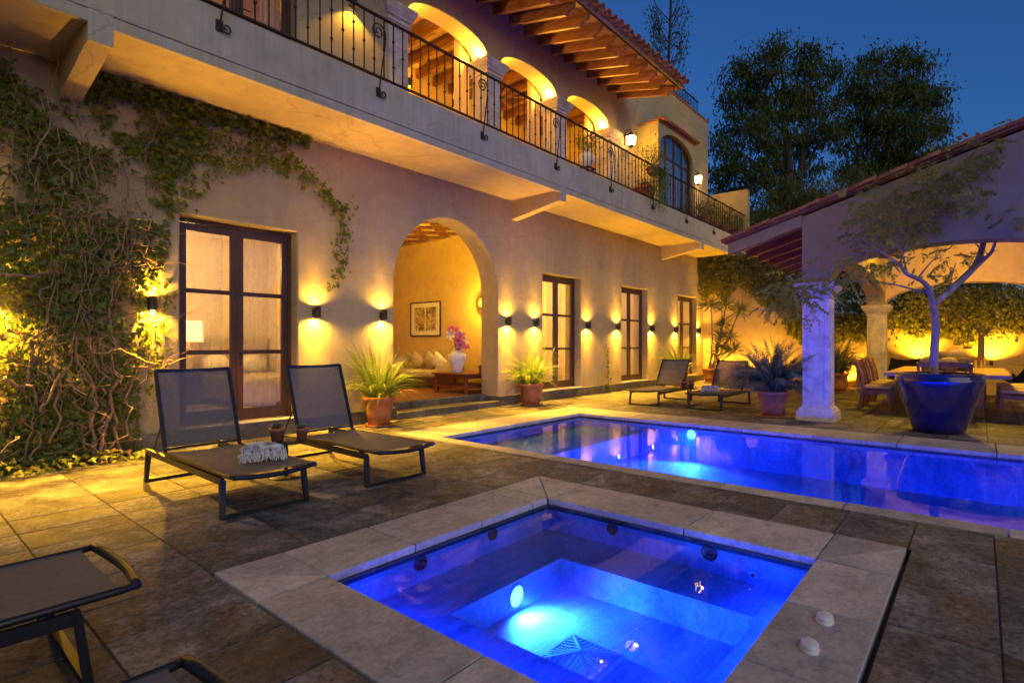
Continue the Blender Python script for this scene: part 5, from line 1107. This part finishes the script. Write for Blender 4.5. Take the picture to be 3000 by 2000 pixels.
for k in range(2900):
    l = r_.choice(limbs); sm_ = smooth(l); s_ = sm_[r_.randrange(3, len(sm_))]; p = s_ + Vector((r_.gauss(0, .32), r_.gauss(0, .42), r_.gauss(.12, .26)))
    if p.z < 1.62 + .2 * math.sin(3 * p.y): continue
    lv.append((p, orient((r_.gauss(-.4, .6), r_.gauss(0, .6), r_.gauss(.3, .6)), (r_.gauss(0, .6), r_.gauss(0, .6), -1)), r_.uniform(.075, .13)))
for k in range(800):
    p = Vector((r_.gauss(19.7, .3), r_.uniform(.3, 2.2), 0)); p.z = 2.35 + .35 * math.sin(2 * p.y) + r_.gauss(0, .3)
    lv.append((p, orient((r_.gauss(-.4, .6), r_.gauss(0, .6), r_.gauss(.3, .6)), (r_.gauss(0, .6), r_.gauss(0, .6), -1)), r_.uniform(.075, .13)))
leaf_objects(lv, 'plain', gt, 'treew', 0)
# pinnate tree in the blue glazed pot
POT = Vector((10.72, .5, 0)); D0 = POT.dot(FWD)
pt = thing('potted_tree', 'slender pinnate-leaved tree in a big dark blue glazed pot by the pool', 'potted tree', (0, 0, 0)); r_ = random.Random(51)
MB().lathe([(r_p * .79, z_p) for r_p, z_p in ((0, .004), (.40, .004), (.415, .03), (.50, .25), (.60, .50), (.675, .70), (.705, .79), (.70, .84), (.665, .865), (.675, .885), (.70, .895), (.695, .91), (.64, .91), (.62, .86), (.60, .78), (0, .78))], 56, tuple(POT)).build('pot', 'glaze', pt, True)
MB().lathe([(0, .80), (.48, .80)], 30, tuple(POT)).build('soil', 'soil', pt)
q8 = lambda x, y, dz=0: atD(2100 + x / 2.412, 650 + y / 2.412, D0 + dz); q6 = lambda x, y, dz=0: atD(2500 + x / 3.484, 350 + y / 3.484, D0 + dz)
grow(pt, 'bark', [(smooth([q8(1538, 1085), q8(1535, 1000), q8(1536, 900), q8(1548, 760), q8(1540, 660), q8(1526, 580)]), .062, .046)], 'trunk')
br = [([q8(1526, 585), q8(1640, 490, .05), q8(1750, 390, .1), q8(1830, 305, .1), q6(1310, 1330, .15), q6(1340, 1180, .15), q6(1352, 1125, .15)], .052, .036),
      ([q6(1350, 1125, .15), q6(1382, 1000, .2), q6(1385, 880, .2), q6(1350, 720, .25), q6(1310, 640, .3), q6(1240, 590, .3), q6(1150, 470, .4)], .032, .010),
      ([q6(1345, 1130, .15), q6(1290, 1050, .1), q6(1230, 950, 0), q6(1160, 780, -.1), q6(1090, 710, -.1), q6(1030, 650, -.2), q6(950, 520, -.3)], .026, .007),
      ([q8(1750, 395, .1), q6(1380, 1385, 0), q6(1420, 1330, -.1), q6(1460, 1230, -.15), q6(1530, 1100, -.2), q6(1620, 990, -.3)], .03, .008), ([q6(1405, 1350, -.05), q6(1465, 1335, -.1)], .012, .006),
      ([q6(1388, 890, .2), q6(1480, 800, .1), q6(1600, 700, 0), q6(1742, 600, -.1), q6(1830, 540, -.2)], .018, .008), ([q6(1395, 860, .2), q6(1430, 700, .3), q6(1480, 560, .3), q6(1500, 430, .4)], .012, .005),
      ([q6(1330, 1190, .1), q6(1240, 1060, .2), q6(1130, 950, .35), q6(1060, 880, .4)], .018, .006), ([q6(1230, 900, 0), q6(1240, 820, .1), q6(1210, 700, .2), q6(1200, 620, .2)], .012, .005), ([q6(1300, 1320, .1), q6(1200, 1220, .2), q6(1140, 1150, .3)], .012, .004), ([q6(1310, 1290, .1), q6(1350, 1350, -.2), q6(1380, 1390, -.3)], .01, .006),
      ([q8(1526, 585), q8(1500, 475, -.05), q8(1440, 410, -.1), q8(1340, 365, -.2), q8(1290, 300, -.2), q8(1200, 240, -.3), q8(1080, 165, -.4), q8(1010, 110, -.5)], .042, .010),
      ([q8(1500, 500, 0), q8(1400, 480, .1), q8(1290, 450, .2), q8(1200, 432, .2)], .022, .008), ([q8(1420, 400, -.1), q8(1500, 300, -.3), q8(1570, 230, -.4)], .014, .004), ([q8(1340, 365, -.2), q8(1320, 260, 0), q8(1250, 120, .1), q8(1230, 20, .2)], .016, .005), ([q8(1640, 490, 0), q8(1660, 380, -.2), q8(1690, 290, -.3)], .010, .004),
      ([q8(1200, 240, -.3), q8(1140, 120, -.2), q8(1120, 10, -.1), q8(1100, -90, 0)], .011, .004), ([q8(1290, 300, -.2), q8(1340, 160, -.4), q8(1360, 20, -.5)], .011, .004), ([q8(1200, 432, .2), q8(1050, 420, .2), q8(880, 440, .1), q8(700, 500, 0), q8(640, 560, 0)], .012, .004), ([q8(1080, 165, -.4), q8(950, 120, -.4), q8(860, 60, -.4)], .009, .004)]
grow(pt, 'bark', [(smooth(p, 3), a_, b2) for p, a_, b2 in br], 'branch')
def compound(seed, L=.24, n=6):
    rr = random.Random(seed); mb = MB(); pts = [Vector((rr.gauss(0, .008), L * i / n, -.09 * (i / n) ** 2)) for i in range(n + 1)]; mb.tube([pts[0], pts[n // 2], pts[n]], .002, 3, False)
    for i in range(1, n + 1):
        for s_ in (-1, 1):
            d_ = Vector((s_ * rr.uniform(.5, 1), rr.uniform(.0, .7), rr.uniform(-1.1, -.1))).normalized() * rr.uniform(.06, .09) * (1 - .3 * i / n); w_ = Vector((rr.uniform(-.5, .5), 1, rr.uniform(-.3, .5))).normalized() * rr.uniform(.018, .026); q = pts[i]; mb.add([q, q + d_ * .35 - w_, q + d_ * .75 - w_ * .7, q + d_, q + d_ * .75 + w_ * .7, q + d_ * .35 + w_], [(0, 1, 2, 3, 4, 5)])
    me = bpy.data.meshes.new('compound_leaf'); me.from_pydata(mb.v, [], mb.f); return me
CL = [compound(i) for i in range(4)]
pads = [(q6, 1150, 460, .34, 12), (q6, 1030, 600, .3, 9), (q6, 940, 470, .3, 10), (q6, 1240, 580, .26, 8), (q6, 1370, 560, .28, 9), (q6, 1500, 400, .34, 12), (q6, 1600, 600, .3, 10), (q6, 1700, 420, .3, 8), (q6, 960, 850, .32, 11), (q6, 1100, 820, .3, 9), (q6, 1280, 850, .26, 7), (q6, 880, 930, .28, 8), (q6, 1080, 960, .28, 7), (q6, 1560, 900, .32, 9), (q6, 1640, 1030, .26, 7), (q6, 1450, 1030, .22, 5), (q6, 1200, 1040, .24, 6), (q6, 1560, 1110, .2, 4), (q6, 1420, 260, .24, 6), (q6, 1680, 200, .24, 6), (q6, 900, 380, .2, 5),
        (q6, 60, 820, .3, 9), (q6, 240, 890, .3, 9), (q6, 420, 760, .26, 7), (q6, 600, 730, .3, 9), (q6, 640, 870, .28, 8), (q6, 130, 990, .32, 10), (q6, 330, 1060, .34, 12), (q6, 560, 1060, .34, 12), (q6, 760, 1060, .3, 9), (q6, 60, 1120, .28, 7), (q6, 250, 1180, .28, 7), (q6, 480, 1180, .28, 7), (q6, 700, 1170, .26, 6), (q6, 830, 740, .24, 6), (q6, 650, 520, .2, 4), (q6, 780, 660, .18, 4),
        (q8, 1180, 300, .34, 12), (q8, 1050, 330, .34, 12), (q8, 930, 310, .3, 10), (q8, 850, 370, .3, 10), (q8, 740, 420, .3, 12), (q8, 620, 440, .34, 14), (q8, 500, 430, .34, 14), (q8, 430, 510, .34, 14), (q8, 560, 520, .3, 12), (q8, 660, 600, .26, 9), (q8, 380, 580, .28, 10), (q8, 480, 600, .26, 9), (q8, 1580, 190, .28, 9), (q8, 1690, 240, .3, 10), (q8, 1720, 330, .2, 5), (q8, 1480, 350, .2, 5), (q8, 1420, 250, .2, 5), (q8, 1130, 400, .22, 6), (q8, 1010, 420, .22, 6), (q8, 800, 250, .2, 5)]
for fn, x, y, rad, n in pads:
    dz = r_.uniform(-.45, .35); c_ = fn(x, y, dz)
    for k in range(int(n * (1.7 if fn is q6 else 1.1))):
        a_ = r_.uniform(0, 6.283); p = c_ + Vector((math.cos(a_), math.sin(a_), 0)) * rad * r_.random() * .8 + Vector((0, 0, r_.gauss(0, .10))); s_ = r_.uniform(.6, 1.1)
        place('compound_leaf', CL[r_.randrange(4)], 'moringa', pt, p, (r_.uniform(-.9, .3), r_.gauss(0, .5), a_ - math.pi / 2 + r_.gauss(0, .7)), s_)
    if rad > .25:
        # twig carrying the pad
        best = min((q for b_q in br for q in b_q[0]), key=lambda q: (q - c_).length)
        MB().tube([best, best.lerp(c_, .5) + Vector((0, 0, .04)), c_], [.006, .004, .002], 5, False).build('twig', 'bark', pt, True)
# winged seed pods on the roof edge
for k in range(11):
    p = q6(1050 + r_.uniform(0, 310), 150 + r_.uniform(-20, 110), .9); mb = MB().lathe([(0, -.03), (.03, -.01), (.035, .015), (0, .03)], 6); mb.build('seed_pod', 'terra', pt, True, tuple(p))
# background trees
def lobed_tree(label, D, lobes, trunks, n, mt, size, seed, spread=1.5, kind='lance', grp='trees beyond the garden wall'):
    t = thing('tree', label, 'tree', (0, 0, 0), 0, grp); rr = random.Random(seed); lv = []; tot = sum(l[2] ** 2 for l in lobes)
    for (x, y, rad) in lobes:
        dz = rr.uniform(-spread, spread); c_ = atD(x * S, y * S, D + dz); Rm = rad * S / 1612.1 * D
        for k in range(max(3, int(n * rad * rad / tot / 9))):
            d_ = Vector((rr.gauss(0, 1), rr.gauss(0, 1), rr.gauss(0, 1))).normalized() * Rm * rr.random() ** .4; p = c_ + d_; cs = size * rr.uniform(.8, 1.5)
            for q in range(56): lv.append((p + Vector((rr.gauss(0, cs), rr.gauss(0, cs), rr.gauss(0, cs * .55))), orient((rr.gauss(0, 1), rr.gauss(0, 1), rr.gauss(0, .6)), (rr.gauss(0, .5), rr.gauss(0, .5), -1)), size * rr.uniform(.7, 1.3)))
    leaf_objects(lv, kind, t, mt, 0)
    for pts, r0 in trunks: P3 = smooth([atD(x * S, y * S, D) for x, y in pts]); MB().tube(P3, [r0 * (1 - .75 * i / len(P3)) for i in range(len(P3))], 8).build('trunk', 'treebark', t, True)
    for (x, y, rad) in lobes[::1]:
        pts, r0 = min(trunks, key=lambda u: abs(u[0][-1][0] - x)); a_ = atD(pts[-1][0] * S, min(pts[0][1], y + 90) * S, D); c_ = atD(x * S, y * S, D); MB().tube([a_, a_.lerp(c_, .5) + Vector((0, 0, .3)), c_], [.10, .06, .03], 6, False).build('limb', 'treebark', t, True)
    return t
M['treebark'] = wood('dark_bark', (.03, .022, .016), (.07, .05, .035), (6, 6, 2), .85)
A = [(1790, 122, 40), (1740, 150, 52), (1845, 128, 44), (1890, 165, 40), (1712, 215, 62), (1795, 215, 75), (1875, 235, 62), (1685, 290, 45), (1755, 305, 72), (1845, 320, 60), (1905, 300, 34), (1660, 375, 40), (1718, 395, 62), (1795, 400, 52), (1650, 450, 32), (1700, 470, 48), (1770, 470, 52), (1835, 440, 30), (1640, 330, 26), (1880, 390, 24), (1660, 500, 30), (1740, 540, 40)]
lobed_tree('tall dark tree behind the house corner, the left of the two', 33, A, [([(1808, 640), (1806, 500), (1812, 380), (1800, 260)], .42), ([(1846, 640), (1845, 520), (1838, 400), (1850, 300)], .3)], 3700, 'tree', .33, 61)
B = [(2000, 140, 34), (2070, 128, 28), (2100, 165, 36), (1985, 200, 50), (2060, 215, 62), (2130, 240, 40), (1995, 280, 52), (2080, 295, 62), (2145, 295, 32), (2030, 350, 52), (2105, 370, 42), (1945, 330, 28), (1965, 395, 34), (2010, 410, 44), (2160, 350, 22), (1925, 280, 22), (2150, 210, 20)]
lobed_tree('tall dark tree behind the pavilion roof, the right of the two', 36, B, [([(1940, 640), (1945, 500), (1965, 380), (1990, 280)], .3), ([(1985, 640), (1990, 500), (2020, 380), (2050, 280)], .28)], 3200, 'tree', .33, 62)
Cc = [(1700, 520, 34), (1760, 505, 40), (1830, 480, 44), (1890, 450, 40), (1950, 430, 42), (2010, 425, 36), (1800, 440, 36), (2060, 400, 26)]
lobed_tree('yellow-green leafy tree rising just behind the pavilion roof', 25, Cc, [([(1850, 700), (1855, 580), (1860, 480)], .16)], 1500, 'treew', .20, 63)
Dd = [(1980, 690, 40), (2000, 740, 34), (1960, 640, 40), (2050, 690, 46), (2100, 720, 40), (2150, 700, 50), (2240, 690, 50), (2320, 690, 46), (2090, 660, 34), (2190, 650, 40), (1890, 620, 40), (1930, 690, 30)]
lobed_tree('dark leafy tree in the shade behind the garden wall', 26, Dd, [([(1925, 800), (1960, 740), (2000, 710), (2040, 690)], .2)], 1700, 'tree', .22, 64, spread=.8)
# thin half-bare tree above the roof
st_ = thing('tree', 'thin half-bare poplar rising behind the tiled eaves', 'tree', (0, 0, 0), 0, 'trees beyond the garden wall'); rr = random.Random(65); lv = []
def tp(x, y): return atD(x * S, y * S, 30)
MB().tube(smooth([tp(1535, 330), tp(1536, 150), tp(1540, 40), tp(1542, -60)]), .07, 6).build('trunk', 'treebark', st_, True)
for k in range(46):
    y0 = rr.uniform(10, 170); sd = rr.choice((-1, 1)); x0 = 1537; w_ = rr.uniform(15, 46); p0 = tp(x0, y0 + 30); p1 = tp(x0 + sd * w_ * .7, y0 - 5); p2 = tp(x0 + sd * w_, y0 - 50); MB().tube(smooth([p0, p1, p2]), [.02, .019, .018, .016, .014, .012, .011, .010, .008], 4, False).build('branch', 'treebark', st_, True)
    for q in range(16 if y0 > 60 else 5): p = p1.lerp(p2, rr.random()) + Vector((rr.gauss(0, .2), rr.gauss(0, .2), rr.gauss(0, .25))); lv.append((p, orient((rr.gauss(0, 1), rr.gauss(0, 1), rr.gauss(0, 1)), (0, 0, -1)), rr.uniform(.12, .2)))
leaf_objects(lv, 'plain', st_, 'tree', 0)
# neighbouring house glimpsed between the columns
nb = thing('neighbour_house', 'pale neighbouring house glimpsed between the pavilion columns', 'house', (0, 0, 0)); c_ = onX(2490, 900, 44)
MB().box(44, 52, c_.y - 5, c_.y + 3.5, 0, c_.z + .3).build('wall', 'white', nb); MB().prism([(43.5, c_.y - 5.5, c_.z + .3), (43.5, c_.y + 4, c_.z + .3), (47.5, c_.y + 4, c_.z + 1.5), (47.5, c_.y - 5.5, c_.z + 1.5)], (0, 0, .15)).build('roof', 'white', nb)
MB().box(43.96, 44.02, c_.y - .6, c_.y + .2, c_.z - 1.6, c_.z - .5).build('window', 'glass', nb); MB().box(46.2, 50, c_.y - 4, c_.y + 2.5, c_.z + 1.4, c_.z + 4.5).build('upper_storey', 'wall', nb)
# ================================================================ dining set
dt = thing('dining_table', 'long live-edge wooden dining table under the pavilion', 'table', (14.9, .52, 0))
n = 24; top = [(-2.0 + 4.0 * i / n, -.93 + .03 * math.sin(i * 1.3)) for i in range(n + 1)] + [(2.0 - 4.0 * i / n, .93 + .03 * math.sin(i * 1.7 + 1)) for i in range(n + 1)]
MB().prism([(x, y, .735) for x, y in top], (0, 0, .068)).build('top', 'tabletop', dt)
for x in (-1.5, 1.5):
    MB().cbox(x - .06, x + .06, -.55, .55, .66, .734, .008).build('support', 'teak', dt)
    for y in (-.5, .5): MB().cbox(x - .06, x + .06, y - .06, y + .06, 0, .66, .008).build('leg', 'teak', dt)
def dining_chair(label, loc, rz, cushion=True, w=.52):
    t = thing('dining_chair', label, 'chair', loc, rz, 'slatted wooden dining chairs'); h_ = w / 2
    for s_ in (-1, 1):
        MB().bar([(s_ * (h_ - .025), -.24, 0), (s_ * (h_ - .025), -.2, .44)], .05, .045, up=(0, 1, 0)).build('front_leg', 'teak', t); MB().bar([(s_ * (h_ - .025), .30, 0), (s_ * (h_ - .025), .24, .3), (s_ * (h_ - .025), .235, .5), (s_ * (h_ - .025), .29, .8), (s_ * (h_ - .025), .36, 1.02)], .045, .055, up=(0, 1, 0)).build('back_leg', 'teak', t)
        MB().bar([(s_ * (h_ - .025), -.2, .40), (s_ * (h_ - .025), 0, .37), (s_ * (h_ - .025), .24, .40)], .03, .07).build('side_rail', 'teak', t)
    MB().cbox(-h_ + .05, h_ - .05, -.235, -.2, .36, .43, .005).build('front_rail', 'teak', t)
    for k in range(6): MB().cbox(-h_ + .01, h_ - .01, -.235 + k * .08, -.17 + k * .08, .435, .452, .003).build('seat_slat', 'teak', t)
    MB().bar([(-h_ + .02, .35, .985), (0, .375, .995), (h_ - .02, .35, .985)], .03, .09).build('top_rail', 'teak', t); MB().bar([(-h_ + .02, .25, .58), (0, .265, .58), (h_ - .02, .25, .58)], .025, .05).build('lower_rail', 'teak', t)
    for k in range(5): x = -h_ + .09 + k * (w - .18) / 4; MB().bar([(x, .255, .6), (x, .285, .78), (x, .355, .95)], .04, .014, up=(0, 1, 0)).build('back_slat', 'teak', t)
    if cushion:
        MB().cbox(-h_ + .02, h_ - .02, -.24, .21, .455, .515, .02).build('cushion', 'linen', t)
        for s_ in (-1, 1):
            x = s_ * (h_ - .03)
            for q in (-1, 1): MB().tube([(x, .22, .49), (x + s_ * .03, .27 + q * .03, .47), (x + s_ * .04, .30 + q * .06, .42), (x + s_ * .03, .28 + q * .05, .36)], .008, 5).build('tie', 'linen', t)
dining_chair('slatted wooden chair at the left side of the table, nearest the pool', (13.5, 1.62, 0), R(0)); dining_chair('slatted wooden chair at the left side of the table, second from the pool', (14.55, 1.66, 0), R(2)); dining_chair('slatted wooden chair at the left side of the table, third from the pool', (15.55, 1.66, 0), R(-2))
dining_chair('slatted wooden chair at the right side of the table, nearest the pool', (13.75, -.50, 0), R(180)); dining_chair('slatted wooden chair at the right side of the table, second from the pool', (14.8, -.52, 0), R(178)); dining_chair('slatted wooden chair at the right side of the table, third from the pool', (15.8, -.50, 0), R(182))
dining_chair('wide wooden armchair at the near end of the table, half hidden by the blue pot', (12.72, .50, 0), R(90), False, .78)
dining_chair('wooden chair at the far end of the table, behind the baskets', (17.35, .2, 0), R(-90), False, .6)
def vessel(label, loc, prof, mt, cat, nm):
    t = thing(nm, label, cat, loc, 0, 'baskets on the dining table'); MB().lathe(prof, 22).build('body', mt, t, True)
    r_o = max(p[0] for p in prof); hh = max(p[1] for p in prof)
    for z_ in (.3, .6): MB().lathe([(r_o * 1.01, hh * z_ - .006), (r_o * 1.03, hh * z_), (r_o * 1.01, hh * z_ + .006)], 22).build('band', 'metal', t, True)
M['basket'] = simple('woven_basket', (.26, .19, .12), .85, var=.35, scale=45, bmp=.6); M['darkbasket'] = simple('dark_basket', (.10, .075, .05), .8, var=.4, scale=45, bmp=.6)
ov = [(0, 0), (.14, 0), (.20, .08), (.22, .18), (.19, .28), (.10, .33), (0, .34)]
vessel('round woven basket at the left of the group on the table', (14.3, .80, .804), [(q_[0] * .8, q_[1] * .9) for q_ in ov], 'basket', 'basket', 'basket'); vessel('round pale woven basket in front of the dark drum on the table', (14.22, .50, .804), [(p[0] * .72, p[1] * .85) for p in ov], 'basket', 'basket', 'basket')
vessel('dark drum shaped basket at the right of the group on the table', (14.5, .27, .804), [(0, 0), (.15, 0), (.16, .15), (.155, .27), (0, .28)], 'darkbasket', 'basket', 'basket'); vessel('woven basket at the back of the group on the table', (14.75, .66, .804), [(p[0] * .75, p[1] * 1.2) for p in ov], 'darkbasket', 'basket', 'basket'); vessel('rounded basket stacked highest at the back of the table group', (14.9, .40, .804), [(p[0] * .85, p[1] * 1.3) for p in ov], 'basket', 'basket', 'basket')
M['leather'] = simple('black_leather', (.018, .014, .012), .45, var=.3)
def butterfly(label, loc, rz):
    t = thing('butterfly_chair', label, 'chair', loc, rz, 'black leather butterfly chairs')
    for s_ in (-1, 1): MB().tube([(s_ * .36, .32, .95), (s_ * -.05 * 0 + s_ * .1, -.1, .02), (-s_ * .05, .2, .02), (-s_ * .34, -.38, .62)], .009, 6).build('frame', 'iron', t)
    mb = MB(); k = 10
    for i in range(k + 1):
        for j in range(k + 1):
            u, v_ = i / k * 2 - 1, j / k; w_ = .36 + .03 * abs(v_ - .5); z_ = (.62 * (1 - v_) + .98 * v_) - .42 * math.sin(math.pi * v_) ** .8 * (1 - .25 * u * u) - .06 * (1 - u * u) * (0 if 0 < j < k else 1); mb.v.append((u * w_, -.38 + .72 * v_, max(.25, z_)))
    for i in range(k):
        for j in range(k): a_ = i * (k + 1) + j; mb.f.append((a_, a_ + k + 1, a_ + k + 2, a_ + 1))
    mb.build('sling', 'leather', t, True)
butterfly('black leather butterfly chair at the right edge behind the dining chairs', (18.75, -.78, 0), R(150)); butterfly('black leather butterfly chair behind the left dining chairs', (18.9, 1.75, 0), R(120))
hp = onX(2550 + 1115 / 3.92, 900 + 465 / 3.92, 19.0)
hf = thing('hanging_feeder', 'small dish hanging on a cord from the garden tree', 'bird feeder', hp); MB().lathe([(0, -.03), (.08, -.02), (.115, .02), (.11, .025), (.07, -.01), (0, -.015)], 18).build('dish', 'terra', hf, True); MB().lathe([(0, .02), (.03, .03), (.03, .06), (0, .07)], 10).build('cup', 'bud', hf, True)
for q in range(3): MB().tube([(.1 * math.cos(q * 2.1), .1 * math.sin(q * 2.1), .02), (0, 0, .18)], .003, 4).build('cord', 'iron', hf)
MB().tube([(0, 0, .18), (0, 0, 1.1)], .003, 4).build('cord', 'iron', hf)
# ================================================================ plants on the balcony
def bushy(label, loc, pot, n, sp, size, seed, mt='ivy', trail=0, cat='potted plant', grp='potted plants on the balcony', kind='plain'):
    t = thing('balcony_plant', label, cat, loc, 0, grp); rr = random.Random(seed); lv = []
    if pot: terra_pot(t, pot[0], pot[1], pot[0] * .65, False); z0 = pot[1]
    else: z0 = 0
    for k in range(7): a_ = rr.uniform(0, 6.28); MB().tube([(0, 0, z0 * .85), (math.cos(a_) * sp * .3, math.sin(a_) * sp * .3, z0 + sp * .5), (math.cos(a_) * sp * .6, math.sin(a_) * sp * .6, z0 + sp * rr.uniform(.6, 1.1))], [.008, .006, .003], 5).build('stem', 'stem', t, True)
    for k in range(n):
        p = Vector((rr.gauss(0, sp * .45), rr.gauss(0, sp * .45), z0 + sp * .55 + rr.gauss(0, sp * .38)))
        if trail and rr.random() < .6: p = Vector((rr.gauss(.1, sp * .5), -.1 - abs(rr.gauss(0, .06)), z0 * .9 - rr.random() ** 1.6 * trail * (1 - .3 * abs(math.sin(rr.random() * 9)))))
        if p.z < .05 and not trail: continue
        lv.append((p, orient((rr.gauss(0, .7), rr.gauss(-.5, .7), rr.gauss(.4, .6)), (rr.gauss(0, .7), rr.gauss(0, .7), -1)), size * rr.uniform(.7, 1.3)))
    leaf_objects(lv, kind, t, mt, 0); return t
urn = thing('urn_planter', 'round white urn with a leafy shrub on a black iron stand between the last arches', 'urn', (11.85, 7.62, 5.19))
MB().lathe([(0, .62), (.10, .62), (.12, .64), (.19, .74), (.215, .84), (.20, .93), (.15, .99), (.09, 1.02), (.11, 1.05), (.09, 1.05), (.07, 1.02)], 26).build('bowl', 'white', urn, True)
for s_ in (-1, 1):
    for q in (-1, 1): MB().bar([(s_ * .15, q * .15, 0), (s_ * .14, q * .14, .6)], .018, .018).build('stand_leg', 'iron', urn)
MB().bar([(-.15, -.15, .6), (.15, -.15, .6), (.15, .15, .6), (-.15, .15, .6)], .02, .03, closed=True).build('stand_ring', 'iron', urn); rr = random.Random(71); lv = []
for k in range(420): d_ = Vector((rr.gauss(0, .17), rr.gauss(0, .17), rr.gauss(.27, .14))); lv.append((Vector((0, 0, 1.05)) + d_, orient((rr.gauss(0, 1), rr.gauss(-.3, 1), rr.gauss(.3, .6)), (rr.gauss(0, .7), rr.gauss(0, .7), -1)), rr.uniform(.04, .075)))
leaf_objects(lv, 'plain', urn, 'ivy', 0)
hb = onY(1850 + 330 / 5.226, 380 + 620 / 5.226, 6.62)
bushy('trailing leafy plant in a rail planter spilling over the balcony in front of the bay', (hb.x, 6.60, hb.z - .15), (.2, .2), 1300, .5, .10, 72, 'fern', 1.15, kind='lance')
cp_ = onY(1850 + 200 / 5.226, 380 + 900 / 5.226, 7.0); bushy('low plant in a wide clay pot behind the balcony rail before the bay', (cp_.x, 7.0, 5.19), (.32, .42), 260, .22, .07, 73, 'fernd')
for i, (x, y, sp, n, lb) in enumerate(((17.9, 7.0, .38, 300, 'leafy shrub behind the rail below the second lantern'), (18.9, 7.1, .5, 420, 'yellow-green shrub right of the bay behind the rail'), (19.8, 7.0, .5, 420, 'leafy shrub in the middle of the far balcony end'), (20.7, 6.95, .45, 420, 'leafy shrub against the end wall of the balcony'))): bushy(lb, (x, y, 5.19), (.24, .38), n * 2, sp * 1.15, .085, 80 + i, 'fern' if i % 2 else 'ivy', kind='lance')
bushy('rounded green bush overhanging the outer corner of the balcony', (20.9, 6.55, 5.2), None, 420, .34, .06, 90, 'ivy')
for i, x in enumerate((18.6, 19.6)): bushy('dark plant on the roof terrace, %s' % ('left one' if i == 0 else 'right one'), (x, 8.35, 9.93), (.2, .3), 160, .45, .09, 95 + i, 'tree', grp='roof terrace plants', kind='lance')
# ceiling fan in the loggia
fn_ = thing('ceiling_fan', 'brass ceiling fan between the middle arches of the loggia', 'ceiling fan', (10.6, 9.4, 7.7)); MB().tube([(0, 0, .05), (0, 0, .3)], .015, 8).build('rod', 'lampmetal', fn_); MB().lathe([(0, -.06), (.06, -.05), (.09, 0), (.06, .06), (0, .07)], 18).build('motor', 'lampmetal', fn_, True)
for k in range(5): q = Matrix.Rotation(k * 2 * math.pi / 5 + .4, 4, 'Z'); MB().cbox(.1, .62, -.06, .06, -.004, .004, .003, q @ Matrix.Rotation(.15, 4, 'X')).build('blade', 'teak', fn_)
# specks of leaves floating on the spa
fl = random.Random(99); lv = []
for k in range(34): x, y = fl.uniform(1.8, 3.8), fl.uniform(.85, 2.8); lv.append((Vector((x, y, WL + .003)), orient((fl.gauss(0, .2), fl.gauss(0, .2), 1), (fl.gauss(0, 1), fl.gauss(0, 1), 0)), fl.uniform(.008, .02)))
tag(leaf_cloud(lv, 'plain').build('floating_petals', 'bud', None, fix=False), 'tiny pale petals and leaf bits floating on the spa water', 'petals', kind='stuff')
